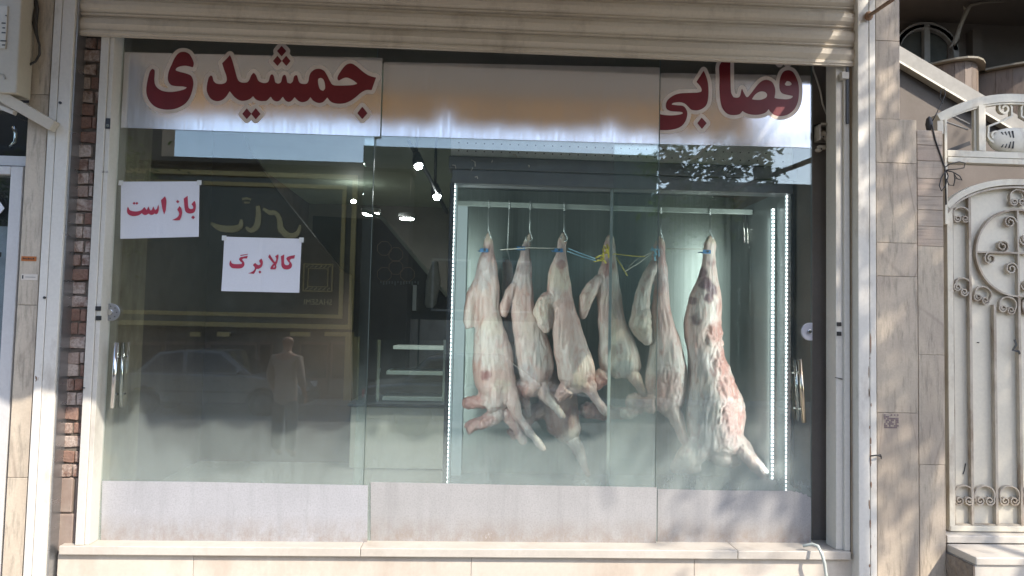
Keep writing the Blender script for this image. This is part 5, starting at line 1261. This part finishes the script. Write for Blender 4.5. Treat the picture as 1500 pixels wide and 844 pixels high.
def zval(x):
    s_ = abs(math.sin((x+.1)*math.pi/.24))          # scallops
    z = 3.40-.035*s_
    for g, w_, h_ in ((RX(655,150,cyf).x, .07, .16), (RX(893,160,cyf).x, .05, .12), (RX(1075,180,cyf).x, .09, .04)):
        d = abs(x-g)
        if d < w_: z += h_*(1-d/w_)**1.3
    return min(z, zf-.02)
n = 360; vs_ = []
for s_ in (0, .006):
    for i in range(n+1):
        x = cxa+(cxb-cxa)*i/n; wv = .012*math.sin(x*9)+.006*math.sin(x*23)
        zl = zval(x)
        for k in range(4): vs_.append((x, cyf+s_+wv*(k/3), zf+(zl-zf)*k/3))
q = (n+1)*4; fs_ = []
for i in range(n):
    for k in range(3): a = i*4+k; fs_ += [(a, a+4, a+5, a+1), (q+a, q+a+1, q+a+5, q+a+4)]
MB().add(vs_, fs_, True).build('valance', VAL, can)
MB().tube([(cxa,cyf,zf),(cxb,cyf,zf)], .018, 8).build('front_bar', WHITE_STEEL, can)
for x in (cxa+.1, -.4, cxb-.1): MB().tube([(x,cyf,zf-.01),(x+.05,-.06,3.72)], .012, 8).build('arm', WHITE_STEEL, can)
# ---- building opposite, in shade, with its big framed sign
OY = -15.6
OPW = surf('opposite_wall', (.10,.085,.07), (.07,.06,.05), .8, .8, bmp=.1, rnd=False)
ob = thing('opposite_building', (-2, OY-4, -.2), 'dark low shop building across the street, mirrored in the left pane', 'building')
zo = RX(400, 246, OY).z
xo0, xo1 = -16, RX(600,300,OY).x
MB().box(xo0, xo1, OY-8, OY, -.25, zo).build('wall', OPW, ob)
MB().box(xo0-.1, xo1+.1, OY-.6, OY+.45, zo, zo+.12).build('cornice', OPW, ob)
def sgn_pt(px, py, d=0): return RX(px, py, OY+d)
# sign
a, b_ = sgn_pt(150, 247), sgn_pt(520, 484)
sign = thing('shop_sign', ((a.x+b_.x)/2, OY+.2, b_.z), 'big dark shop sign in a double gold frame, mirrored behind the two paper notices', 'sign')
GOLD = plain('gold_frame', (.50,.36,.13), .5, 0); GOLDL = plain('gold_letters', (.70,.56,.28), .5, 0)
SGB = plain('sign_board_dark', (.035,.045,.035), .25)
MB().box(a.x, b_.x, OY+.06, OY+.18, b_.z, a.z).build('board', SGB, sign)
def framer(i0, w_, nm, y0, y1):
    x0_, x1_, z0_, z1_ = a.x+i0, b_.x-i0, b_.z+i0, a.z-i0
    for bx_ in ((x0_,x1_,z1_-w_,z1_),(x0_,x1_,z0_,z0_+w_),(x0_,x0_+w_,z0_+w_,z1_-w_),(x1_-w_,x1_,z0_+w_,z1_-w_)):
        MB().box(bx_[0], bx_[1], y0, y1, bx_[2], bx_[3]).build(nm, GOLD, sign)
framer(.02, .12, 'outer_frame', OY+.181, OY+.30); framer(.30, .10, 'inner_frame', OY+.181, OY+.27)
def sstroke(pts, ws, mat=GOLDL, nm='calligraphy'):
    P_ = [sgn_pt(x, y_, .2) for x, y_ in pts]; n_ = len(P_); vs_ = []
    dense = []; 
    for i in range(n_-1):
        for k in range(5):
            t_ = k/5; p0, p1, p2, p3 = P_[max(0,i-1)], P_[i], P_[i+1], P_[min(n_-1,i+2)]
            dense.append((.5*((2*p1)+(-p0+p2)*t_+(2*p0-5*p1+4*p2-p3)*t_**2+(-p0+3*p1-3*p2+p3)*t_**3), ws[i]*(1-t_)+ws[i+1]*t_))
    dense.append((P_[-1], ws[-1])); mb = MB(); m2 = len(dense)
    for i, (p, w_) in enumerate(dense):
        t_ = (dense[min(i+1,m2-1)][0]-dense[max(i-1,0)][0]).normalized(); b2_ = t_.cross(Vector((0,1,0)))
        for s_ in (-1, 1):
            for y_ in (.19, .215): vs_.append((p.x+b2_.x*w_*s_, OY+y_, p.z+b2_.z*w_*s_))
    fs_ = []
    for i in range(m2-1):
        o_ = i*4
        for q1, q2 in ((0,1),(1,3),(3,2),(2,0)): fs_.append((o_+q1, o_+q2, o_+4+q2, o_+4+q1))
    mb.add(vs_, fs_+[(0,1,3,2),(m2*4-4,m2*4-2,m2*4-1,m2*4-3)]); return mb.build(nm, mat, sign)
sstroke([(310,327),(322,334),(340,336),(352,332),(354,322)], [.03,.08,.09,.07,.03])
sstroke([(378,302),(379,318),(376,332),(368,338),(361,333)], [.05,.07,.08,.06,.03])
sstroke([(386,306),(396,312),(404,312),(410,322),(412,336),(424,346),(436,342),(440,330)], [.03,.06,.05,.06,.08,.08,.06,.02])
sstroke([(355,292),(362,291),(368,293)], [.03,.03,.02]); sstroke([(358,297),(366,297)], [.02,.02])
# emblem square and the Latin name (it reads mirrored from the shop)
e0, e1 = sgn_pt(445, 386, .2), sgn_pt(487, 428, .2)
for k, (i0, w_) in enumerate(((0,.03),(.12,.02))):
    for bx_ in ((e0.x+i0,e1.x-i0,e0.z-i0-w_,e0.z-i0),(e0.x+i0,e1.x-i0,e1.z+i0,e1.z+i0+w_),(e0.x+i0,e0.x+i0+w_,e1.z+i0+w_,e0.z-i0-w_),(e1.x-i0-w_,e1.x-i0,e1.z+i0+w_,e0.z-i0-w_)):
        MB().box(bx_[0], bx_[1], OY+.19, OY+.22, bx_[2], bx_[3]).build('emblem_bar', GOLD, sign)
for k in range(6):
    xx = e0.x+.1+(e1.x-e0.x-.2)*k/5; mbk = MB()
    for z_ in (e0.z-.075, e1.z+.075): mbk.strip([Vector((xx-.04, OY+.2, z_-.03)), Vector((xx+.04, OY+.2, z_+.03))], .01, .02)
    mbk.build('emblem_leaf', GOLDL, sign)
fc = bpy.data.curves.new('sign_text', 'FONT'); fc.body = 'SHASEMI'; fc.size = .24; fc.align_x = 'CENTER'; fc.extrude = .008; fc.space_character = 1.05
fo = bpy.data.objects.new('sign_text', fc); COL.objects.link(fo); bpy.context.view_layer.update()
me = bpy.data.meshes.new_from_object(fo.evaluated_get(bpy.context.evaluated_depsgraph_get())); bpy.data.objects.remove(fo)
c = sgn_pt(466, 442, .2); wtx = abs(sgn_pt(487,442,.2).x-sgn_pt(446,442,.2).x)
xsv = [v.co.x for v in me.vertices]; k_ = wtx/(max(xsv)-min(xsv))
me.materials.clear(); me.materials.append(GOLDL); o = bpy.data.objects.new('sign_text', me); COL.objects.link(o); o.parent = sign
WL[o] = Vector((c.x, OY+.21, c.z-.08)); o.location = WL[o]-WL[sign]; o.rotation_euler = (R(90), 0, R(180)); o.scale = (k_, k_*1.1, 1)
# shop windows, doors and gold strips under the sign
for (pa, pb) in ((160,235),(243,300),(308,372),(380,395),(440,478),(486,520)):
    a1, b1 = sgn_pt(pa, 500), sgn_pt(pb, 640); z1_ = a1.z; w_ = thing('x', (0,0,0), None, None) if False else None
    fr_ = MB().box(a1.x, b1.x, OY-.02, OY+.05, -.2, z1_).build('window', plain('shop_frame', (.13,.07,.05), .5), ob)
    MB().box(a1.x+.05, b1.x-.05, OY+.051, OY+.06, .35, z1_-.08).build('pane', plain('dark_pane', (.02,.02,.022), .08), fr_)
for (pa, pb) in ((283,297),(322,340),(428,456),(478,520)):
    a1, b1 = sgn_pt(pa, 486), sgn_pt(pb, 493); MB().box(a1.x, b1.x, OY+.1, OY+.2, b1.z, a1.z).build('lintel_strip', GOLD, ob)
a1, b1 = sgn_pt(508, 493), sgn_pt(524, 600); MB().box(a1.x, b1.x, OY, OY+.2, -.2, a1.z).build('corner_pillar', plain('ochre_pillar', (.42,.30,.10), .6), ob)
# taller houses further right and left
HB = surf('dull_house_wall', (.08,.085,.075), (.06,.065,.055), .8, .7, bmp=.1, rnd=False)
hb = thing('apartment_house', (5, -22, -.3), 'dull plastered house beyond the street, mirrored behind the carcasses', 'house')
hx0, hx1 = RX(530,300,-17).x, RX(962,300,-17).x
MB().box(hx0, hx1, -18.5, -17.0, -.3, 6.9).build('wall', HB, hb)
for i in range(3):
    x = hx0+.3+i*1.75; f_ = MB().box(x, x+1.1, -17.02, -16.95, 2.2, 3.7).build('window', plain('house_window_frame', (.4,.4,.38), .5), hb)
    MB().box(x+.06, x+.52, -16.95, -16.94, 2.26, 3.64).build('pane', plain('house_pane', (.03,.035,.04), .08), f_); MB().box(x+.58, x+1.04, -16.95, -16.94, 2.26, 3.64).build('pane', plain('house_pane', (.03,.035,.04), .08), f_)
    MB().box(x-.3, x+1.4, -17.02, -16.9, -.2, 1.95).build('shutter', SHUT, hb)
h2 = thing('apartment_house', (-22, -24, -.3), 'dark taller house behind the gold framed sign, mirrored at the left pane edge', 'house')
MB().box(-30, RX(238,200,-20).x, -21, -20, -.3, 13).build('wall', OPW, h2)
for i in range(3):
    for k in range(3): MB().box(-22+i*3.2, -20.6+i*3.2, -20.02, -19.95, 2.5+k*3.2, 4.0+k*3.2).build('window', plain('house_pane2', (.03,.035,.04), .08), h2)
h3 = thing('corner_house', (9, -20, -.3), 'dull house right of the narrow gap across the street, mirrored by the right pane', 'house')
MB().box(RX(990,300,-17).x, 17, -24, -17.0, -.3, 6.2).build('wall', HB, h3)
for i in range(3): MB().box(8+i*2.6, 9.4+i*2.6, -17.02, -16.94, 2.3, 3.8).build('window', plain('house_pane3', (.03,.035,.04), .08), h3)
# ---- cars
WB = plain('car_paint_silver', (.17,.17,.17), .25, .2, 0, .6); CGL = plain('car_glass', (.02,.022,.025), .05); TYR = plain('tyre_rubber', (.02,.02,.02), .8); RIM = plain('wheel_rim', (.10,.10,.10), .4, .5)
def make_car(label, loc):
    t = thing('parked_car', loc, label, 'car', 'cars parked across the street'); X, Y0, Z = loc
    # side outline, bonnet towards -x after mirroring is not needed: x forward = +x
    low = [(-2.05,.30),(-2.10,.62),(-2.06,.86),(-1.35,.93),(1.0,.90),(1.95,.74),(2.08,.55),(2.05,.28)]
    def hull(side, yw, top=None):
        n_ = len(side); mb = MB(); rows = []
        for yy_, k in ((-yw,.94),(-yw*.93,1),(yw*.93,1),(yw,.94)):
            rows.append([(X+x*(1 if k == 1 else .985), Y0+yy_, Z+(z if k == 1 else .55+(z-.55)*.9)) for x, z in side])
        vs_ = [v for r_ in rows for v in r_]; fs_ = [tuple(range(n_)), tuple(range(4*n_-1, 3*n_-1, -1))]
        for j in range(3):
            for i in range(n_): fs_.append((j*n_+i, j*n_+(i+1) % n_, (j+1)*n_+(i+1) % n_, (j+1)*n_+i))
        return mb.add(vs_, fs_)
    def wheelcut(cx): return [(cx-.36,.28),(cx-.33,.45),(cx-.18,.60),(cx,.66),(cx+.18,.60),(cx+.33,.45),(cx+.36,.28)]
    side = low+wheelcut(1.28)[::-1]+wheelcut(-1.25)[::-1]
    hull(side, .82).build('body', WB, t, .02)
    cab_ = [(-1.45,.92),(-1.02,1.36),(-.45,1.42),(.35,1.40),(1.02,.90)]
    n_ = 5; vs_ = []
    for yy_, ins_ in ((-.78,0),(-.62,1),(.62,1),(.78,0)):
        pass
    vs_ = [(X+x, Y0+s_*(.78-(z-.9)*.32), Z+z) for s_ in (-1, 1) for x, z in cab_]
    MB().add(vs_, [(0,1,2,3,4),(9,8,7,6,5)]+[(i, i+5, (i+1) % 5+5, (i+1) % 5) for i in range(5)]).build('cabin', WB, t, .03)
    for s_ in (-1, 1):
        for pts in ([(-1.30,.95),(-.98,1.30),(-.50,1.36),(-.46,.95)], [(-.38,.95),(-.40,1.36),(.28,1.345),(.80,.95)]):
            mb = MB(); vs_ = [(X+x, Y0+s_*(.78-(z-.9)*.32+.006), Z+z) for x, z in pts]+[(X+x, Y0+s_*(.78-(z-.9)*.32-.02), Z+z) for x, z in pts]
            mb.add(vs_, [(0,1,2,3),(7,6,5,4)]+[(i,(i+1) % 4,(i+1) % 4+4,i+4) for i in range(4)]).build('side_window', CGL, t)
        for cx in (1.28,-1.25):
            wh = MB().tube([(X+cx, Y0+s_*.62, Z+.30),(X+cx, Y0+s_*.80, Z+.30)], .30, 24).build('wheel', TYR, t)
            MB().tube([(X+cx, Y0+s_*.79, Z+.30),(X+cx, Y0+s_*.812, Z+.30)], .19, 20).build('rim', RIM, wh)
        MB().ball((X+.78, Y0+s_*.90, Z+.98), (.07,.09,.06), 8).build('mirror', WB, t)
        MB().box(X-.62, X-.46, Y0+s_*.815, Y0+s_*.84, Z+.76, Z+.79).build('door_handle', BLACK, t)
        MB().box(X+.22, X+.38, Y0+s_*.815, Y0+s_*.84, Z+.76, Z+.79).build('door_handle', BLACK, t)
        MB().box(X-1.95, X+1.95, Y0+s_*.82, Y0+s_*.835, Z+.52, Z+.56).build('side_moulding', BLACK, t)
        MB().box(X+1.95, X+2.10, Y0+s_*.5, Y0+s_*.74, Z+.58, Z+.70).build('headlight', plain('headlight_glass', (.6,.6,.6), .1), t)
        MB().box(X-2.12, X-2.05, Y0+s_*.5, Y0+s_*.76, Z+.66, Z+.80).build('tail_light', plain('tail_red', (.4,.02,.02), .2), t)
    for pts, nm in (([(.40,1.375),(.99,.925)], 'windscreen'), ([(-1.05,1.33),(-1.42,.95)], 'rear_window')):
        (xa,za_),(xb_,zb3) = pts; off = .012 if nm == 'windscreen' else -.012
        ya, yb = .78-(za_-.9)*.32-.06, .78-(zb3-.9)*.32-.06
        MB().add([(X+xa+off,Y0-ya,Z+za_+.01),(X+xa+off,Y0+ya,Z+za_+.01),(X+xb_+off,Y0+yb,Z+zb3+.01),(X+xb_+off,Y0-yb,Z+zb3+.01),
                  (X+xa,Y0-ya,Z+za_-.02),(X+xa,Y0+ya,Z+za_-.02),(X+xb_,Y0+yb,Z+zb3-.02),(X+xb_,Y0-yb,Z+zb3-.02)],
                 [(0,1,2,3),(7,6,5,4),(0,4,5,1),(1,5,6,2),(2,6,7,3),(3,7,4,0)]).build(nm, CGL, t)
    for s_, nm in ((1,'front_bumper'),(-1,'rear_bumper')):
        MB().box(X+s_*2.02, X+s_*2.16, Y0-.80, Y0+.80, Z+.30, Z+.50).build(nm, BLACK, t, .02)
    return t
car = make_car('silver grey saloon car across the street, mirrored in the left pane', (RX(317,560,-12.9).x, -12.9, -.27))
def road_z(y): return -.12-(-9-y)*.0344 if y < -9 else -(-1.75-y)*.0166
def copy_tree(o, name=None):
    c = o.copy(); COL.objects.link(c)
    for ch in list(o.children):
        d = copy_tree(ch); d.parent = c
    return c
car2 = copy_tree(car); xw = RX(607,572,-9.6).x; car2.location = (xw-1.28+2.56, -9.6, road_z(-9.6)); car2['label'] = 'silver grey saloon car nearer in the street, mirrored beside the shop counter'
# ---- the man mirrored in the left pane
mx_, my_ = RX(421, 520, -6.2).x, -6.2
SKIN = plain('skin', (.26,.14,.10), .55); CLOTH = surf('pale_shirt', (.26,.21,.185), (.20,.16,.14), .85, 8, bmp=.3, bd=.004); TROU = surf('grey_trousers', (.07,.06,.06), (.05,.045,.045), .85, 8)
def skin(name, pts, edges, mat, parent, sub=1):
    me = bpy.data.meshes.new(name); me.from_pydata([p[:3] for p in pts], edges, []); o = bpy.data.objects.new(name, me); COL.objects.link(o)
    m1 = o.modifiers.new('skin', 'SKIN'); me.skin_vertices.new() if not me.skin_vertices else None
    for i, p in enumerate(pts):
        v = me.skin_vertices[0].data[i]; v.radius = (p[3], p[4] if len(p) > 4 else p[3])
    me.skin_vertices[0].data[0].use_root = True
    m2 = o.modifiers.new('sub', 'SUBSURF'); m2.levels = sub; m2.render_levels = sub
    bpy.context.view_layer.update(); me2 = bpy.data.meshes.new_from_object(o.evaluated_get(bpy.context.evaluated_depsgraph_get())); bpy.data.objects.remove(o)
    me2.polygons.foreach_set('use_smooth', [True]*len(me2.polygons)); me2.materials.clear(); me2.materials.append(mat)
    o = bpy.data.objects.new(name, me2); COL.objects.link(o); WL[o] = WL[parent].copy(); o.parent = parent; return o
man = thing('person', (mx_, my_, -.07), 'bald man in a pale loose shirt standing in the street, mirrored beside a car', 'person')
man.rotation_euler.z = R(20)
# body: pelvis root, spine, neck, head; legs; arms ending in palms (fingers follow)
bp = [(0,0,.93,.155,.115),(0,0,1.10,.145,.10),(0,.0,1.28,.165,.115),(0,0,1.42,.13,.09),(0,0,1.50,.058,.058),(0,-.01,1.57,.062,.068),(0,-.015,1.65,.080,.098),(0,-.01,1.72,.066,.080),
      (.10,0,.86,.088,.09),(.11,.01,.50,.06,.062),(.115,.03,.12,.042,.045),(.12,-.10,.045,.04,.035),
      (-.10,0,.86,.088,.09),(-.11,-.02,.50,.06,.062),(-.115,0,.12,.042,.045),(-.12,-.13,.045,.04,.035),
      (.19,0,1.41,.058,.058),(.25,.02,1.14,.044,.044),(.24,-.10,.93,.034,.034),(.235,-.14,.86,.024,.042),
      (-.19,0,1.41,.058,.058),(-.26,.02,1.14,.044,.044),(-.25,-.10,.93,.034,.034),(-.245,-.14,.86,.024,.042)]
be = [(0,1),(1,2),(2,3),(3,4),(4,5),(5,6),(6,7),(0,8),(8,9),(9,10),(10,11),(0,12),(12,13),(13,14),(14,15),(3,16),(16,17),(17,18),(18,19),(3,20),(20,21),(21,22),(22,23)]
k7 = .97
bp = [tuple(v*k7 for v in p) for p in bp]
skin('body', bp, be, SKIN, man, 2)
sp = [(0,0,.74,.20,.15),(0,0,.93,.185,.14),(0,0,1.10,.172,.125),(0,0,1.28,.185,.135),(0,0,1.42,.145,.105),(.19,0,1.41,.075,.075),(.25,.02,1.16,.062,.062),(.243,-.07,1.0,.052,.052),(-.19,0,1.41,.075,.075),(-.26,.02,1.16,.062,.062),(-.253,-.07,1.0,.052,.052)]
skin('shirt', [tuple(v*k7 for v in p) for p in sp], [(0,1),(1,2),(2,3),(3,4),(4,5),(5,6),(6,7),(4,8),(8,9),(9,10)], CLOTH, man, 2)
for s_ in (1, -1): skin('trouser_leg', [tuple(v*k7 for v in p) for p in ((s_*.09,0,.88,.115,.11),(s_*.11,0,.5,.088,.09),(s_*.115,.01,.12,.075,.078))], [(0,1),(1,2)], TROU, man, 2)
for s_ in (1, -1):
    for j, (dx, l) in enumerate(((-.028,.072),(-.010,.082),(.009,.076),(.027,.06))):
        b0 = Vector((s_*.238, -.135-dx, .845))*k7
        MB().tube([Vector((mx_,my_,-.07))+v for v in (b0, b0+Vector((0,-.008,-l*.5)), b0+Vector((-s_*.012,-.004,-l)))], [.0088,.008,.0065], 6).build('finger', SKIN, man)
    b0 = Vector((s_*.232, -.165, .875))*k7
    MB().tube([Vector((mx_,my_,-.07))+v for v in (b0, b0+Vector((-s_*.012,-.025,-.03)), b0+Vector((-s_*.016,-.028,-.058)))], [.0105,.009,.007], 6).build('thumb', SKIN, man)
hc = Vector((mx_, my_, -.07))
MB().add([tuple(hc+Vector(v)*k7) for v in ((0,-.112,1.655),(-.016,-.108,1.62),(.016,-.108,1.62),(0,-.137,1.622),(0,-.105,1.61))], [(0,1,3),(0,3,2),(1,4,3),(3,4,2),(0,2,4,1)]).build('nose', SKIN, man)
for s_ in (1,-1):
    MB().ball(hc+Vector((s_*.030,-.098,1.662))*k7, (.013,.009,.008), 8).build('eye', plain('eye_white', (.5,.5,.5), .2), man)
    MB().ball(hc+Vector((s_*.080,-.005,1.64))*k7, (.010,.020,.032), 8).build('ear', SKIN, man)
    MB().box(hc.x+s_*.012*k7, hc.x+s_*.048*k7, my_-.104, my_-.092, 1.677*k7-.07, 1.684*k7-.07).build('eyebrow', BLACK, man)
MB().tube([hc+Vector(v)*k7 for v in ((-.024,-.098,1.592),(0,-.104,1.590),(.024,-.098,1.592))], .005, 6).build('mouth', plain('lips', (.28,.10,.08), .5), man)
# ---- street tree whose crown shades the right part of the front
BARK = surf('bark', (.20,.15,.11), (.12,.09,.07), .9, 12, (1,1,.3), bmp=.8, bd=.01)
LEAF, nt, nd, lk, b = newmat('tree_leaf'); nd.remove(b)
n1 = nz(nt, coords(nt), 1.4, 4, .6); n2 = nz(nt, coords(nt), 30, 2, .6); c_ = mixc(nt, ramp(nt, n1, .3, .7), (.055,.10,.03), (.035,.065,.025)); c_ = mixc(nt, ramp(nt, n2, .4, .7), c_, (.09,.13,.04))
d_ = N(nt, 'ShaderNodeBsdfDiffuse'); t_ = N(nt, 'ShaderNodeBsdfTranslucent'); lk.new(c_, d_.inputs[0]); lk.new(c_, t_.inputs[0])
mx = N(nt, 'ShaderNodeMixShader'); mx.inputs[0].default_value = .35; lk.new(d_.outputs[0], mx.inputs[1]); lk.new(t_.outputs[0], mx.inputs[2]); lk.new(mx.outputs[0], nd['Material Output'].inputs[0])
def tree(loc, label, crowns, seed, leaf=.05, per=1500, trunk_r=.14, lean=(0,0)):
    t = thing('street_tree', loc, label, 'tree', 'trees along the street'); g = random.Random(seed); L0 = Vector(loc)
    mb = MB(); top = Vector((loc[0]+lean[0], loc[1]+lean[1], crowns[0][0][2]))
    mb.tube([L0, L0.lerp(top,.35)+Vector((.05,0,0)), L0.lerp(top,.7), top], [trunk_r, trunk_r*.8, trunk_r*.6, trunk_r*.3], 10)
    for c, r in crowns:
        c = Vector(c); s0 = L0.lerp(top, .62); mb.tube([s0, s0.lerp(c,.5)+Vector((0,0,.15)), c], [trunk_r*.4, trunk_r*.25, .015], 7)
        for k in range(6):
            d = Vector((g.uniform(-1,1), g.uniform(-1,1), g.uniform(-.6,1))).normalized()*r*.8; mb.tube([c-d*.2, c+d*.5+Vector((0,0,.05)), c+d], [.03,.018,.006], 5)
    mb.build('trunk', BARK, t)
    V = []; Fc = []
    for c, r in crowns:
        c = Vector(c); cl = []
        for _ in range(int(26*r*r)+8):
            while True:
                v = Vector((g.uniform(-1,1), g.uniform(-1,1), g.uniform(-1,1)))
                if .35 < v.length < 1: break
            cl.append(c+v*r)
        for _ in range(int(per*r*r)):
            q = g.choice(cl); s_ = r*.22 if r > .8 else r*.3
            p = q+Vector((g.gauss(0,s_), g.gauss(0,s_), g.gauss(0,s_*.8)))
            u = Vector((g.gauss(0,1), g.gauss(0,1), g.gauss(0,.6))).normalized(); w_ = u.cross(Vector((g.gauss(0,1), g.gauss(0,1), g.gauss(0,1)))).normalized()
            l = leaf*g.uniform(.7,1.3); b0 = len(V)
            V += [p-u*l, p+w_*l*.45, p+u*l, p-w_*l*.45]; Fc.append((b0,b0+1,b0+2,b0+3))
    o = MB().add(V, Fc).build('crown', LEAF, t, fix=False); return t
tree((5.6,-4.3,-.05), 'leafy street tree right of the shop, its leaves mirrored above the rightmost carcass',
     [((5.75,-3.4,6.85),1.3),((6.4,-3.1,6.1),1.0),((2.35,-3.2,3.15),.42),((2.0,-3.3,3.55),.28),((2.8,-3.4,3.7),.35)], 5, .05, 5000)
tree((12.5,-14.5,-.3), 'rounded green tree further along the street across the road', [((12.5,-14.5,4.2),2.0),((11.2,-14.3,3.6),1.3)], 9, .09, 700)
tree((-9.5,-14.7,-.3), 'tall tree at the far kerb beside the opposite dark shop', [((-9.5,-14.7,5.0),1.6),((-10.6,-14.6,4.3),1.2)], 13, .09, 700)
